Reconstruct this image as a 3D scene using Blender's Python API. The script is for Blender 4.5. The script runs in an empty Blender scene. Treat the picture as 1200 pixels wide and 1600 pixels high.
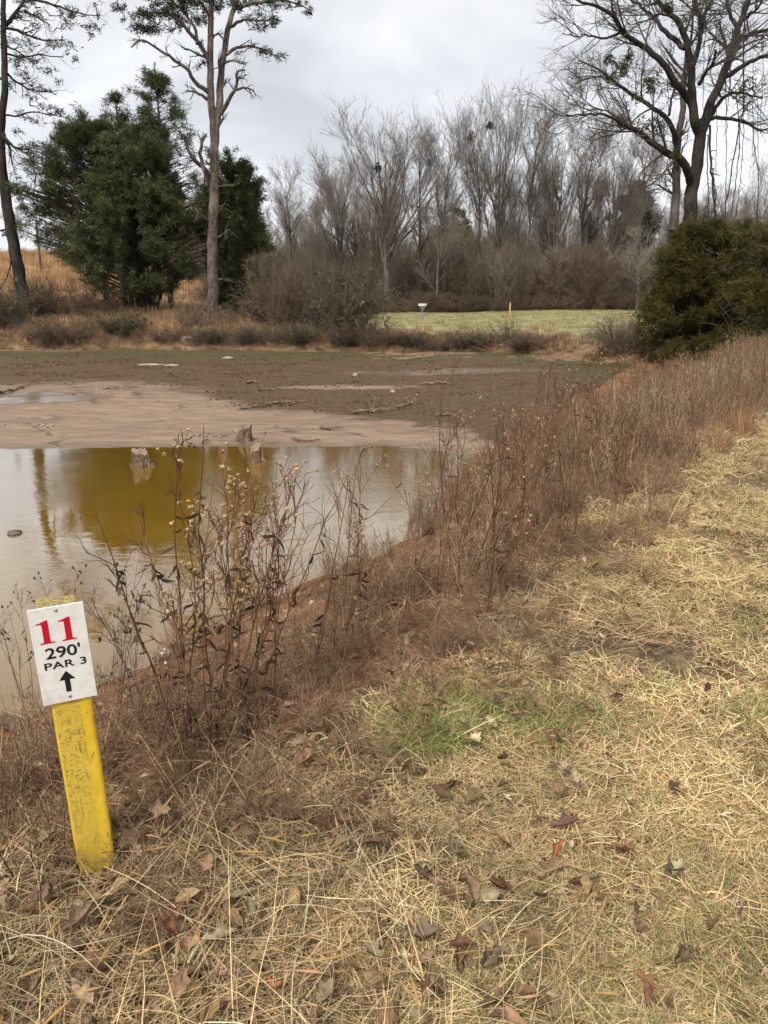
import bpy, math, random
import numpy as np
from mathutils import Vector, Matrix

# ------------------------------------------------------------------ camera, sky, sun, exposure
S = bpy.context.scene
COL = S.collection
EYE = 1.6
PITCH = math.radians(15.3)
FPX = 1202.0                                   # focal length in photo pixels (1200 x 1600)
cd = bpy.data.cameras.new('camera')
cam = bpy.data.objects.new('camera', cd); COL.objects.link(cam)
cam.location = (0, 0, EYE)
cam.rotation_euler = (math.radians(90) - PITCH, 0, 0)
cd.sensor_fit = 'VERTICAL'
cd.angle_y = 2 * math.atan(800 / FPX)
cd.clip_start = 0.05; cd.clip_end = 3000
S.camera = cam

SUN_EL, SUN_AZ = math.radians(50), math.radians(205)   # azimuth clockwise from +Y
w = bpy.data.worlds.new('World'); S.world = w; w.use_nodes = True
nt = w.node_tree; nt.nodes.clear()
def wn(t, **k):
    n = nt.nodes.new(t)
    for a, b in k.items(): setattr(n, a, b)
    return n
out = wn('ShaderNodeOutputWorld'); bg = wn('ShaderNodeBackground'); bg.inputs['Strength'].default_value = 0.088
sky = wn('ShaderNodeTexSky', sky_type='NISHITA'); sky.sun_disc = False
sky.sun_elevation = SUN_EL; sky.sun_rotation = SUN_AZ; sky.dust_density = 2.0
tc = wn('ShaderNodeTexCoord'); sep = wn('ShaderNodeSeparateXYZ'); nt.links.new(tc.outputs['Generated'], sep.inputs[0])
def wmath(op, a, b):
    n = wn('ShaderNodeMath', operation=op)
    for i, v in enumerate((a, b)):
        if isinstance(v, (int, float)): n.inputs[i].default_value = v
        else: nt.links.new(v, n.inputs[i])
    return n.outputs[0]
zc = wmath('ADD', wmath('MAXIMUM', sep.outputs['Z'], 0.0), 0.22)      # cloud deck seen in perspective
cx = wmath('DIVIDE', sep.outputs['X'], zc); cy = wmath('DIVIDE', sep.outputs['Y'], zc)
cmb = wn('ShaderNodeCombineXYZ'); nt.links.new(cx, cmb.inputs[0]); nt.links.new(cy, cmb.inputs[1])
cmb.inputs[2].default_value = 3.7
n1 = wn('ShaderNodeTexNoise'); n1.inputs['Scale'].default_value = 0.95; n1.inputs['Detail'].default_value = 5; n1.inputs['Roughness'].default_value = 0.5; n1.inputs['Distortion'].default_value = 0.6
nt.links.new(cmb.outputs[0], n1.inputs['Vector'])
r1 = wn('ShaderNodeValToRGB'); nt.links.new(n1.outputs['Fac'], r1.inputs[0])
e = r1.color_ramp.elements
e[0].position = 0.34; e[0].color = (3.15, 3.28, 3.5, 1)
e[1].position = 0.66; e[1].color = (5.5, 5.55, 5.6, 1)
m = r1.color_ramp.elements.new(0.48); m.color = (4.25, 4.35, 4.55, 1)
# the cloud deck thins and brightens low down over the horizon
low = wn('ShaderNodeMapRange'); low.inputs[1].default_value = 0.02; low.inputs[2].default_value = 0.42
low.inputs[3].default_value = 1.38; low.inputs[4].default_value = 0.86
nt.links.new(sep.outputs['Z'], low.inputs[0])
vm = wn('ShaderNodeVectorMath', operation='SCALE'); nt.links.new(r1.outputs[0], vm.inputs[0]); nt.links.new(low.outputs[0], vm.inputs['Scale'])
mx = wn('ShaderNodeMix', data_type='RGBA'); mx.inputs[0].default_value = 0.96
nt.links.new(sky.outputs[0], mx.inputs[6]); nt.links.new(vm.outputs[0], mx.inputs[7])
nt.links.new(mx.outputs[2], bg.inputs['Color']); nt.links.new(bg.outputs[0], out.inputs[0])

sd = bpy.data.lights.new('sun', 'SUN'); sd.energy = 1.5; sd.angle = math.radians(10); sd.color = (1.0, 0.92, 0.80)
sun = bpy.data.objects.new('sun', sd); COL.objects.link(sun)
to_sun = Vector((math.sin(SUN_AZ) * math.cos(SUN_EL), math.cos(SUN_AZ) * math.cos(SUN_EL), math.sin(SUN_EL)))
sun.rotation_euler = to_sun.to_track_quat('Z', 'Y').to_euler()

S.view_settings.view_transform = 'Standard'; S.view_settings.look = 'None'
S.view_settings.exposure = 1.12; S.view_settings.gamma = 1.0
S.cycles.max_bounces = 3; S.cycles.diffuse_bounces = 2; S.cycles.glossy_bounces = 2; S.cycles.transmission_bounces = 2
S.cycles.debug_use_spatial_splits = True; S.cycles.use_adaptive_sampling = True; S.cycles.adaptive_threshold = 0.03; S.cycles.caustics_reflective = False; S.cycles.caustics_refractive = False

# ------------------------------------------------------------------ numpy helpers
RNG = np.random.default_rng(11)
def U(a, b, n=None): return RNG.uniform(a, b, n)
def nrm(v): return v / np.maximum(np.linalg.norm(v, axis=-1, keepdims=True), 1e-9)
def sstep(a, b, x):
    t = np.clip((np.asarray(x, float) - a) / (b - a), 0, 1); return t * t * (3 - 2 * t)
def _hash(ix, iy, seed):
    h = (ix.astype(np.int64) * 374761393 + iy.astype(np.int64) * 668265263 + seed * 982451653) & 0xffffffff
    h = ((h ^ (h >> 13)) * 1274126177) & 0xffffffff
    return ((h ^ (h >> 16)) & 0xffff) / 65535.0
def vnoise(x, y, seed=0):
    x = np.asarray(x, float); y = np.asarray(y, float)
    ix = np.floor(x); iy = np.floor(y); fx = x - ix; fy = y - iy
    fx = fx * fx * (3 - 2 * fx); fy = fy * fy * (3 - 2 * fy)
    ix = ix.astype(int); iy = iy.astype(int)
    a = _hash(ix, iy, seed); b = _hash(ix + 1, iy, seed); c = _hash(ix, iy + 1, seed); d = _hash(ix + 1, iy + 1, seed)
    return (a + (b - a) * fx) * (1 - fy) + (c + (d - c) * fx) * fy
def fbm(x, y, seed=0, octv=4):
    s = 0; a = 0.5
    for i in range(octv):
        s = s + a * vnoise(x * 2 ** i, y * 2 ** i, seed + i * 17); a *= 0.5
    return s / (1 - 0.5 ** octv)

# ------------------------------------------------------------------ terrain
SH_Y = [-20, 0, 2.2, 2.9, 4.4, 7.9, 11.8, 19, 30, 45]
SH_X = [-16, -2.7, -0.80, -0.18, 0.92, 3.0, 5.6, 10.2, 15.2, 22]
def s_bank(x, y): return (np.interp(y, SH_Y, SH_X) - x) * 0.83          # metres past the bank's shoulder, towards the pond
def y_far(x): return np.interp(x, [-45, -10, 0, 5, 8, 10.6, 14, 20], [44, 43, 42, 41.5, 38.5, 33, 29, 25]) + (fbm(np.asarray(x) * 0.35, np.zeros_like(x) + 3, 5) - .5) * 2.0
def y_edge(x):  # far waterline
    return np.interp(x, [-30, -8, -3, 0, 1.2, 1.8, 2.05, 2.6], [16.5, 16.6, 16.75, 16.75, 16.4, 15.6, 14.9, 12]) + (fbm(np.asarray(x) * 0.8, np.zeros_like(x), 9) - .5) * 0.5
WATER = -1.5
def height(x, y):
    x = np.asarray(x, float); y = np.asarray(y, float)
    s = s_bank(x, y)
    zb = -1.9 * sstep(-0.4, 5.0, s)
    zb = zb + 0.05 * (fbm(x * 1.3, y * 1.3, 3) - .5) + 0.35 * sstep(0.3, 2, s) * (1 - sstep(3.5, 5, s)) * (fbm(x * .9, y * .9, 21) - .5) * .6
    zb = zb + 0.03 * (vnoise(x * 6, y * 6, 8) - .5) * (1 - sstep(6, 14, y))
    ye = y_edge(x); yf = y_far(x)
    zm = np.where(y > ye, WATER + 0.0215 * (y - ye), WATER - 0.09 * (ye - y))
    zm = np.maximum(zm, -2.3)
    zm = zm + (0.035 * (fbm(x * .8, y * .8, 31) - .5) + 0.03 * (fbm(x * 3, y * 3, 33, 3) - .5)) * sstep(0.0, 3, y - ye)
    d = y - yf
    zf = -0.95 + 0.62 * sstep(-0.3, 2.4, d) + 0.33 * sstep(1.5, 11, d) + 0.017 * np.maximum(0, d - 6)
    zf = np.minimum(zf, 2.2)
    hill = np.clip(0.12 * (y - 53), 0, 6.5) * sstep(-13, -27, x) + 0.48 * sstep(1.0, 8, d) * sstep(-1.5, -6, x)
    zf = zf + hill + (0.25 * (fbm(x * .3, y * .3, 41) - .5)) * sstep(0, 4, d)
    zpond = np.where(d > -0.3, zf, np.minimum(zm, -0.93))
    k = 0.10
    h = np.clip(0.5 + 0.5 * (zb - zpond) / k, 0, 1)
    return zpond * (1 - h) + zb * h + k * h * (1 - h)
def hz(x, y): return float(height(np.array([x]), np.array([y]))[0])
def ray(px, py):
    a = (px - 600) / FPX; b = (800 - py) / FPX
    return np.array([a, math.cos(PITCH) + b * math.sin(PITCH), -math.sin(PITCH) + b * math.cos(PITCH)])
CAM = np.array([0, 0, EYE])
def at_y(px, py, Y):
    d = ray(px, py); return CAM + d * (Y / d[1])
def ground(px, py, tmax=160):
    d = ray(px, py); t = np.linspace(0.8, tmax, 6000)
    P = CAM[None] + d[None] * t[:, None]
    below = P[:, 2] < height(P[:, 0], P[:, 1])
    i = int(np.argmax(below)) if below.any() else len(t) - 1
    return P[i]
def on_water(px, py):
    d = ray(px, py); t = (WATER - EYE) / d[2]; return CAM + d * t
def m_px(pxl, dist): return pxl * dist / FPX * 1.03

# ------------------------------------------------------------------ mesh building
class MB:
    def __init__(s): s.V = []; s.Q = []; s.T = []; s.C = []; s.n = 0
    def add(s, V, Q=None, T=None, col=(1, 1, 1)):
        V = np.asarray(V, float).reshape(-1, 3); n = len(V)
        c = np.asarray(col, float)
        if c.ndim == 1: c = np.repeat(c[None, :], n, 0)
        s.V.append(V); s.C.append(c[:, :3])
        if Q is not None and len(Q): s.Q.append(np.asarray(Q, int).reshape(-1, 4) + s.n)
        if T is not None and len(T): s.T.append(np.asarray(T, int).reshape(-1, 3) + s.n)
        s.n += n
    def mesh(s, name, smooth=True):
        V = np.concatenate(s.V); C = np.concatenate(s.C)
        Q = np.concatenate(s.Q) if s.Q else np.zeros((0, 4), int)
        T = np.concatenate(s.T) if s.T else np.zeros((0, 3), int)
        me = bpy.data.meshes.new(name)
        me.vertices.add(len(V)); me.vertices.foreach_set('co', V.astype(np.float32).ravel())
        L = np.concatenate([Q.ravel(), T.ravel()]).astype(np.int32)
        me.loops.add(len(L)); me.loops.foreach_set('vertex_index', L)
        np_ = len(Q) + len(T); me.polygons.add(np_)
        st = np.concatenate([np.arange(len(Q)) * 4, len(Q) * 4 + np.arange(len(T)) * 3]).astype(np.int32)
        tot = np.concatenate([np.full(len(Q), 4), np.full(len(T), 3)]).astype(np.int32)
        me.polygons.foreach_set('loop_start', st); me.polygons.foreach_set('loop_total', tot)
        me.polygons.foreach_set('use_smooth', np.full(np_, smooth))
        a = me.color_attributes.new('Col', 'FLOAT_COLOR', 'POINT')
        a.data.foreach_set('color', np.concatenate([C, np.ones((len(C), 1))], 1).astype(np.float32).ravel())
        me.update(calc_edges=True); me.validate()
        return me
    def build(s, name, mat, parent=None, smooth=True):
        o = bpy.data.objects.new(name, s.mesh(name, smooth)); o.data.materials.append(mat)
        COL.objects.link(o)
        if parent is not None: o.parent = parent
        return o
def tag(o, label=None, cat=None, group=None, kind=None):
    if label: o['label'] = label
    if cat: o['category'] = cat
    if group: o['group'] = group
    if kind: o['kind'] = kind
    return o
def thing(name, label, cat, loc=(0, 0, 0), rz=0.0, group=None, scale=1.0):
    o = bpy.data.objects.new(name, None); COL.objects.link(o); o.empty_display_size = 0.2
    o.location = loc; o.rotation_euler = (0, 0, rz)
    o.scale = scale if isinstance(scale, (tuple, list)) else (scale,) * 3
    return tag(o, label, cat, group)
def dup(root, label, loc, rz=0.0, scale=(1, 1, 1), group=None):
    r = root.copy(); COL.objects.link(r); r.location = loc; r.rotation_euler = (0, 0, rz)
    r.scale = scale if isinstance(scale, (tuple, list)) else (scale,) * 3
    r['label'] = label
    if group: r['group'] = group
    elif 'group' in r: del r['group']
    for ch in list(root.children):
        c = ch.copy(); COL.objects.link(c); c.parent = r
        for g in ch.children:
            q = g.copy(); COL.objects.link(q); q.parent = c
    return r
def tubes(mb, P, R, sides=3, col=(1, 1, 1)):
    P = np.asarray(P, float); R = np.asarray(R, float)
    if P.ndim == 2: P = P[None]; R = R[None]
    N, K, _ = P.shape
    t = nrm(np.gradient(P, axis=1)); ax = nrm(P[:, -1] - P[:, 0])
    ref = np.where(np.abs(ax[:, 2:3]) < 0.85, np.array([[0, 0, 1.]]), np.array([[1., 0.2, 0]]))
    ref = np.repeat(ref[:, None], K, 1)
    u = nrm(np.cross(t, ref)); v = np.cross(t, u)
    th = np.arange(sides) * 2 * math.pi / sides
    V = P[:, :, None] + R[:, :, None, None] * (u[:, :, None] * np.cos(th)[None, None, :, None] + v[:, :, None] * np.sin(th)[None, None, :, None])
    idx = np.arange(N * K * sides).reshape(N, K, sides)
    a = idx[:, :-1]; b = idx[:, 1:]
    Q = np.stack([a, np.roll(a, -1, 2), np.roll(b, -1, 2), b], -1).reshape(-1, 4)
    c = np.asarray(col, float)
    if c.ndim == 2: c = np.repeat(c, K * sides, 0)
    mb.add(V.reshape(-1, 3), Q, col=c)
def ribbons(mb, P, W, side=None, col=(1, 1, 1)):
    N, K, _ = P.shape
    t = nrm(np.gradient(P, axis=1))
    if side is None:
        r = RNG.normal(size=(N, 1, 3)); side = nrm(np.cross(t, r))
    elif side.ndim == 2: side = np.repeat(side[:, None], K, 1)
    V = np.stack([P - side * W[:, :, None] / 2, P + side * W[:, :, None] / 2], 2)
    idx = np.arange(N * K * 2).reshape(N, K, 2)
    Q = np.stack([idx[:, :-1, 0], idx[:, :-1, 1], idx[:, 1:, 1], idx[:, 1:, 0]], -1).reshape(-1, 4)
    c = np.asarray(col, float)
    if c.ndim == 2: c = np.repeat(c, K * 2, 0)
    mb.add(V.reshape(-1, 3), Q, col=c)
_g = (1 + 5 ** .5) / 2
ICO_V = nrm(np.array([[-1, _g, 0], [1, _g, 0], [-1, -_g, 0], [1, -_g, 0], [0, -1, _g], [0, 1, _g], [0, -1, -_g], [0, 1, -_g], [_g, 0, -1], [_g, 0, 1], [-_g, 0, -1], [-_g, 0, 1]], float))
ICO_T = np.array([[0, 11, 5], [0, 5, 1], [0, 1, 7], [0, 7, 10], [0, 10, 11], [1, 5, 9], [5, 11, 4], [11, 10, 2], [10, 7, 6], [7, 1, 8], [3, 9, 4], [3, 4, 2], [3, 2, 6], [3, 6, 8], [3, 8, 9], [4, 9, 5], [2, 4, 11], [6, 2, 10], [8, 6, 7], [9, 8, 1]])
def blobs(mb, Cn, R, jit=0.25, squash=1.0, col=(1, 1, 1)):
    Cn = np.asarray(Cn, float).reshape(-1, 3); N = len(Cn); R = np.broadcast_to(np.asarray(R, float), (N,))
    V = ICO_V[None] * (1 + jit * RNG.normal(size=(N, 12, 1))) * R[:, None, None]
    V = V * np.array([1, 1, squash]) + Cn[:, None]
    T = (ICO_T[None] + (np.arange(N) * 12)[:, None, None]).reshape(-1, 3)
    c = np.asarray(col, float)
    if c.ndim == 2: c = np.repeat(c, 12, 0)
    mb.add(V.reshape(-1, 3), T=T, col=c)
def interp_t(P, R, t):     # t (N,m) in 0..1 -> pos, tangent, radius
    N, K, _ = P.shape; f = np.clip(t, 0, .9999) * (K - 1); i = f.astype(int); fr = (f - i)
    n = np.arange(N)[:, None]
    a = P[n, i]; b = P[n, i + 1]
    return a + (b - a) * fr[..., None], nrm(b - a), R[n, i] * (1 - fr) + R[n, i + 1] * fr
def spawn(P, R, n, t0, t1, ang, lenf, K=4, wander=0.15, up=0.05, rr=0.55, rmin=0.0, tip=0.35, angj=0.25, flat=1.0):
    N = len(P); t = U(t0, t1, (N, n))
    p, tg, r = interp_t(P, R, t)
    p = p.reshape(-1, 3); tg = tg.reshape(-1, 3); r = r.reshape(-1); M = len(p)
    q = RNG.normal(size=(M, 3)); q[:, 2] *= flat; per = nrm(np.cross(tg, np.cross(q, tg)))
    a = ang + RNG.normal(size=(M, 1)) * angj
    d = nrm(tg * np.cos(a) + per * np.sin(a))
    L = lenf(t.reshape(-1)) * U(0.6, 1.15, M)
    pts = [p]
    for k in range(K - 1):
        d = nrm(d + RNG.normal(size=(M, 3)) * wander + np.array([0, 0, up])); p = p + d * (L / (K - 1))[:, None]; pts.append(p)
    P2 = np.stack(pts, 1)
    r0 = np.maximum(r * rr, rmin)
    R2 = r0[:, None] * np.linspace(1, tip, K)[None]
    return P2, R2
def smooth_path(pts, K, jit=0.0):
    pts = np.asarray(pts, float); n = len(pts)
    d = np.r_[0, np.cumsum(np.linalg.norm(np.diff(pts[:, :3], axis=0), axis=1))]
    u = np.linspace(0, d[-1], K)
    g = np.gradient(pts, d, axis=0) if n > 2 else np.repeat(((pts[1] - pts[0]) / d[-1])[None], 2, 0)
    i = np.clip(np.searchsorted(d, u, 'right') - 1, 0, n - 2)
    h = (d[i + 1] - d[i])[:, None]; s = ((u - d[i])[:, None]) / h
    q = (2 * s ** 3 - 3 * s ** 2 + 1) * pts[i] + (s ** 3 - 2 * s ** 2 + s) * h * g[i] + (-2 * s ** 3 + 3 * s ** 2) * pts[i + 1] + (s ** 3 - s ** 2) * h * g[i + 1]
    if jit: q[1:-1, :3] += RNG.normal(size=(K - 2, 3)) * jit
    return q
def vary(base, n, amt=0.2, hue=0.06):
    b = np.asarray(base, float)
    return np.clip(b[None] * (1 + RNG.normal(size=(n, 1)) * amt) * (1 + RNG.normal(size=(n, 3)) * hue), 0.004, 0.95)
def pick(cols, n, amt=0.18, hue=0.05, p=None):
    c = np.asarray(cols, float)[RNG.choice(len(cols), n, p=p)]
    return np.clip(c * (1 + RNG.normal(size=(n, 1)) * amt) * (1 + RNG.normal(size=(n, 3)) * hue), 0.004, 0.95)

# ------------------------------------------------------------------ materials
class NT:
    def __init__(s, name):
        s.m = bpy.data.materials.new(name); s.m.use_nodes = True; s.t = s.m.node_tree
        s.b = s.t.nodes['Principled BSDF']; s.out = s.t.nodes['Material Output']
    def n(s, typ, ins=None, **k):
        q = s.t.nodes.new(typ)
        for a, b in k.items(): setattr(q, a, b)
        for a, v in (ins or {}).items(): s.set(q.inputs[a], v)
        return q
    def set(s, sock, v):
        if hasattr(v, 'links') and hasattr(v, 'is_output'): s.t.links.new(v, sock)
        elif hasattr(v, 'outputs'): s.t.links.new(v.outputs[0], sock)
        else: sock.default_value = v
    def math(s, op, a, b=0.0, clamp=False):
        q = s.n('ShaderNodeMath', operation=op, use_clamp=clamp); s.set(q.inputs[0], a); s.set(q.inputs[1], b); return q.outputs[0]
    def rng(s, v, a, b, c=0.0, d=1.0):
        q = s.n('ShaderNodeMapRange', {0: v, 1: a, 2: b, 3: c, 4: d}, interpolation_type='SMOOTHSTEP'); return q.outputs[0]
    def mix(s, f, a, b, mode='MIX'):
        q = s.n('ShaderNodeMix', data_type='RGBA', blend_type=mode); s.set(q.inputs[0], f)
        for i, v in ((6, a), (7, b)): s.set(q.inputs[i], v if hasattr(v, 'is_output') else (*v, 1.0))
        return q.outputs[2]
    def attr(s, name): return s.n('ShaderNodeAttribute', attribute_name=name)
    def noise(s, vec, scale, detail=4, rough=0.55, dist=0.0):
        return s.n('ShaderNodeTexNoise', {'Vector': vec, 'Scale': scale, 'Detail': detail, 'Roughness': rough, 'Distortion': dist}).outputs['Fac']
    def pos(s): return s.n('ShaderNodeNewGeometry').outputs['Position']
    def obj(s): return s.n('ShaderNodeTexCoord').outputs['Object']
    def mapv(s, vec, sc=(1, 1, 1), loc=(0, 0, 0), rot=(0, 0, 0)):
        return s.n('ShaderNodeMapping', {'Vector': vec, 'Scale': sc, 'Location': loc, 'Rotation': rot}).outputs[0]
    def bump(s, h, strength, dist=0.02, prev=None):
        q = s.n('ShaderNodeBump', {'Height': h, 'Strength': strength, 'Distance': dist})
        if prev is not None: s.t.links.new(prev, q.inputs['Normal'])
        return q.outputs[0]
    def done(s, color=None, rough=None, normal=None, spec=None):
        if color is not None: s.set(s.b.inputs['Base Color'], color if hasattr(color, 'is_output') else (*color, 1))
        if rough is not None: s.set(s.b.inputs['Roughness'], rough)
        if normal is not None: s.set(s.b.inputs['Normal'], normal)
        if spec is not None: s.set(s.b.inputs['Specular IOR Level'], spec)
        return s.m
def attr_mat(name, rough=0.85, var=0.25, spec=0.15, nz=None, thin=0.0):
    """colour per blade or twig from the mesh, a little different on each plant"""
    t = NT(name); c = t.attr('Col').outputs['Color']
    rnd = t.n('ShaderNodeObjectInfo').outputs['Random']
    f = t.rng(rnd, 0, 1, 1 - var, 1 + var)
    if nz: f = t.math('MULTIPLY', f, t.rng(t.noise(t.pos(), nz, 5, .7), 0.3, 0.7, 0.66, 1.26))
    sc = t.n('ShaderNodeVectorMath', operation='SCALE'); t.set(sc.inputs[0], c); t.set(sc.inputs['Scale'], f)
    t.done(sc.outputs[0], rough, spec=spec)
    if thin:                     # light passes through dry blades and leaves
        tr = t.n('ShaderNodeBsdfTranslucent', {'Color': sc.outputs[0]})
        ms = t.n('ShaderNodeMixShader', {0: thin}); t.t.links.new(t.b.outputs[0], ms.inputs[1]); t.t.links.new(tr.outputs[0], ms.inputs[2])
        t.t.links.new(ms.outputs[0], t.out.inputs[0])
    return t.m
M_GRASS = attr_mat('dry_grass', 0.8, 0.16, 0.2, nz=1.1, thin=0.12)
M_WEED = attr_mat('dry_weed', 0.85, 0.25, 0.15, nz=0.6)
M_TWIG = attr_mat('twig_bark', 0.9, 0.18, 0.1)
M_FOL = attr_mat('evergreen_foliage', 0.7, 0.12, 0.2, nz=0.9, thin=0.3)
M_LEAF = attr_mat('dead_leaf', 0.8, 0.3, 0.15, nz=30)
M_SEED = attr_mat('seed_head', 0.9, 0.15, 0.1)
M_PLAIN = attr_mat('plain_paint', 0.5, 0.0, 0.4)
def bark_mat(name, c1, c2, scale=6.0, stretch=0.22):
    t = NT(name); v = t.mapv(t.obj(), (1, 1, stretch))
    n1 = t.noise(v, scale, 6, 0.65, 0.6); n2 = t.noise(t.obj(), scale * 0.25, 3)
    vo = t.n('ShaderNodeTexVoronoi', {'Vector': v, 'Scale': scale * 1.3}, feature='DISTANCE_TO_EDGE').outputs['Distance']
    f = t.math('MULTIPLY', t.rng(n1, 0.3, 0.7), t.rng(vo, 0.0, 0.12, 0.25, 1.0))
    col = t.mix(f, c1, c2); col = t.mix(t.rng(n2, 0.4, 0.75, 0, 0.55), col, tuple(min(1, x * 1.5) for x in c2))
    return t.done(col, 0.95, t.bump(f, 1.0, 0.06), 0.1)
M_PINE = bark_mat('pine_bark', (0.055, 0.044, 0.038), (0.25, 0.205, 0.178), 5.0, 0.3)
M_OAK = bark_mat('oak_bark', (0.022, 0.019, 0.016), (0.085, 0.075, 0.065), 5.0)
M_CEDBARK = bark_mat('cedar_bark', (0.05, 0.04, 0.035), (0.16, 0.135, 0.12), 8.0, 0.12)
M_GREYBARK = bark_mat('grey_bark', (0.07, 0.06, 0.052), (0.19, 0.17, 0.15), 4.0)
M_DRIFT = bark_mat('driftwood', (0.20, 0.14, 0.095), (0.58, 0.45, 0.32), 14.0, 0.12)
M_STUMP = bark_mat('weathered_stump', (0.11, 0.075, 0.055), (0.36, 0.25, 0.17), 9.0, 0.2)

# ------------------------------------------------------------------ ground: one sheet to the horizon
def axis(segs):
    out = [segs[0][0]]
    for a, b, st0, st1 in segs:
        x = a; n = max(1, int(round((b - a) / ((st0 + st1) / 2))))
        f = np.linspace(0, 1, n + 1)[1:]; g = f * st0 * 2 / (st0 + st1) + f * f * (st1 - st0) / (st0 + st1)
        out += list(a + (b - a) * g)
    return np.array(out)
gx = np.r_[-axis([(6, 40, .12, .8), (40, 700, .8, 45)])[::-1], axis([(-6, 9, .10, .10)])[1:-1], axis([(9, 40, .12, .8), (40, 700, .8, 45)])]
gy = np.r_[axis([(-25, 0.5, 3, .1), (0.5, 10, .10, .10), (10, 40, .12, .3), (40, 48, .25, .3), (48, 140, .5, 3), (140, 1100, 4, 60)])]
GX, GY = np.meshgrid(gx, gy); gxf = GX.ravel(); gyf = GY.ravel()
GZ = height(gxf, gyf)
nx, ny = len(gx), len(gy); ii = np.arange(nx * ny).reshape(ny, nx)
gq = np.stack([ii[:-1, :-1], ii[:-1, 1:], ii[1:, 1:], ii[1:, :-1]], -1).reshape(-1, 4)
mb = MB(); mb.add(np.c_[gxf, gyf, GZ], gq)
me = mb.mesh('ground')
sb = s_bank(gxf, gyf); dfar = gyf - y_far(gxf); dedge = gyf - y_edge(gxf)
wob = fbm(gxf * .22, gyf * .35, 61) - .5
a_bank = sstep(0.25, -0.25, sb)                                  # straw lawn on the bank top
a_slope = sstep(5.6, 4.6, sb)                                    # red clay side of the bank
a_far = sstep(-0.6, 0.3, dfar + (.9 + 3.2 * sstep(-4, 0, gxf)) * sstep(.35, .6, fbm(gxf * .5, gyf * .8, 63)) ) * (1 - a_slope)                   # land past the pond
a_mud = 1 - np.maximum(a_slope, a_far)
dark_line = np.interp(gxf, [-20, -8, -5, -2.6, 1], [11.5, 10.5, 7, 4.6, 3.0]) + wob * 5      # pale silt near the water, dark clods beyond
a_dark = sstep(-3.6, 4.6, dedge - np.clip(dark_line, 2.2, 13))
a_moss = np.maximum(sstep(-9, -4, dfar) * 0.62, 0.62 * np.exp(-((gxf - 9) / 3.5) ** 2) * sstep(24, 28, gyf))
a_wet = 1.5 * np.exp(-((gxf + 12.2) / 3.4) ** 2 - ((gyf - 24.4) / 1.5) ** 2) + 0.8 * np.exp(-((gxf + 13.2) / 2.2) ** 2 - ((gyf - 21.6) / .5) ** 2) + .8 * np.exp(-((gxf + 9.2) / 1.2) ** 2 - ((gyf - 20.6) / .3) ** 2)
a_wet = a_wet + 1.5 * np.exp(-((gxf - 2.6) / 4.4) ** 2 - ((gyf - 31.3) / .75) ** 2)
a_damp = sstep(1.2, 0.0, dedge) * (1 - a_slope) + sstep(-1.32, -1.52, GZ) * a_slope
a_meadow = sstep(2.0, 4.5, dfar) * sstep(-4.5, -1.0, gxf) * sstep(26, 20, gxf) * sstep(81, 77, gyf)
a_field = sstep(-12, -17, gxf) * sstep(47, 53, gyf)
a_dark = a_dark * (1 - 1.3 * np.clip(np.exp(-((gxf - 2.6) / 4.2) ** 2 - ((gyf - 31.3) / .9) ** 2) + .75 * np.exp(-((gxf + 1.5) / 3.2) ** 2 - ((gyf - 27) / .8) ** 2), 0, .77))  # the wet streak's sky sheen painted as paler mud; a second pale patch nearer
for nm, arr in (('a_bank', a_bank), ('a_slope', a_slope), ('a_far', a_far), ('a_dark', a_dark), ('a_moss', a_moss), ('a_wet', a_wet), ('a_damp', a_damp), ('a_meadow', a_meadow), ('a_field', a_field)):
    at = me.attributes.new(nm, 'FLOAT', 'POINT'); at.data.foreach_set('value', np.clip(arr, 0, 1.5).astype(np.float32))
t = NT('ground_soil'); P = t.pos()
nf = t.noise(P, 9, 6, .65); nm_ = t.noise(P, 2.2, 5, .6); nl = t.noise(P, 0.45, 4); nvf = t.noise(P, 42, 4, .7)
def zone(name, n, amt=0.7, lo=0.38, hi=0.62):
    f = t.math('ADD', t.attr(name).outputs['Fac'], t.math('MULTIPLY', t.math('SUBTRACT', n, 0.5), amt)); return t.rng(f, lo, hi)
# silt: pinkish tan, streaked, cracked
strk = t.noise(t.mapv(P, (0.5, 1.6, 1)), 1.6, 6, .7, 1.2)
silt = t.mix(t.rng(strk, .35, .7), (.235, .160, .108), (.41, .295, .212))
silt = t.mix(t.rng(nf, .55, .75, 0, .55), silt, (.15, .10, .07))
ck = t.n('ShaderNodeTexVoronoi', {'Vector': t.mapv(P, (.55, .9, 1)), 'Scale': .9, 'Randomness': 1.0}, feature='DISTANCE_TO_EDGE').outputs['Distance']
ck = t.math('ADD', ck, t.math('MULTIPLY', t.math('SUBTRACT', nm_, .5), .25))
crack = t.math('MULTIPLY', t.rng(ck, .0, .03, 1, 0), t.rng(nl, .45, .6))
silt = t.mix(t.math('MULTIPLY', crack, .7), silt, (.09, .065, .045))
drk = t.mix(t.rng(nf, .32, .68), (.058, .032, .015), (.205, .125, .066))
drk = t.mix(t.rng(nvf, .58, .75, 0, .6), drk, (.22, .15, .10))
drk = t.mix(t.rng(nl, .45, .66, 0, .45), drk, (.115, .088, .045)); drk = t.mix(t.rng(strk, .55, .72, 0, .7), drk, (.25, .175, .115))
fd = zone('a_dark', t.math('ADD', t.math('MULTIPLY', strk, .6), t.math('MULTIPLY', nl, .4)), 2.2)
mud = t.mix(fd, silt, drk)
moss = t.mix(t.rng(nf, .3, .7), (.06, .062, .018), (.15, .128, .055))
fm = zone('a_moss', nm_, 1.2)
mud = t.mix(t.math('MULTIPLY', fm, .8), mud, moss)
clay = t.mix(t.rng(nm_, .35, .68), (.21, .092, .041), (.38, .195, .10))
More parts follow.
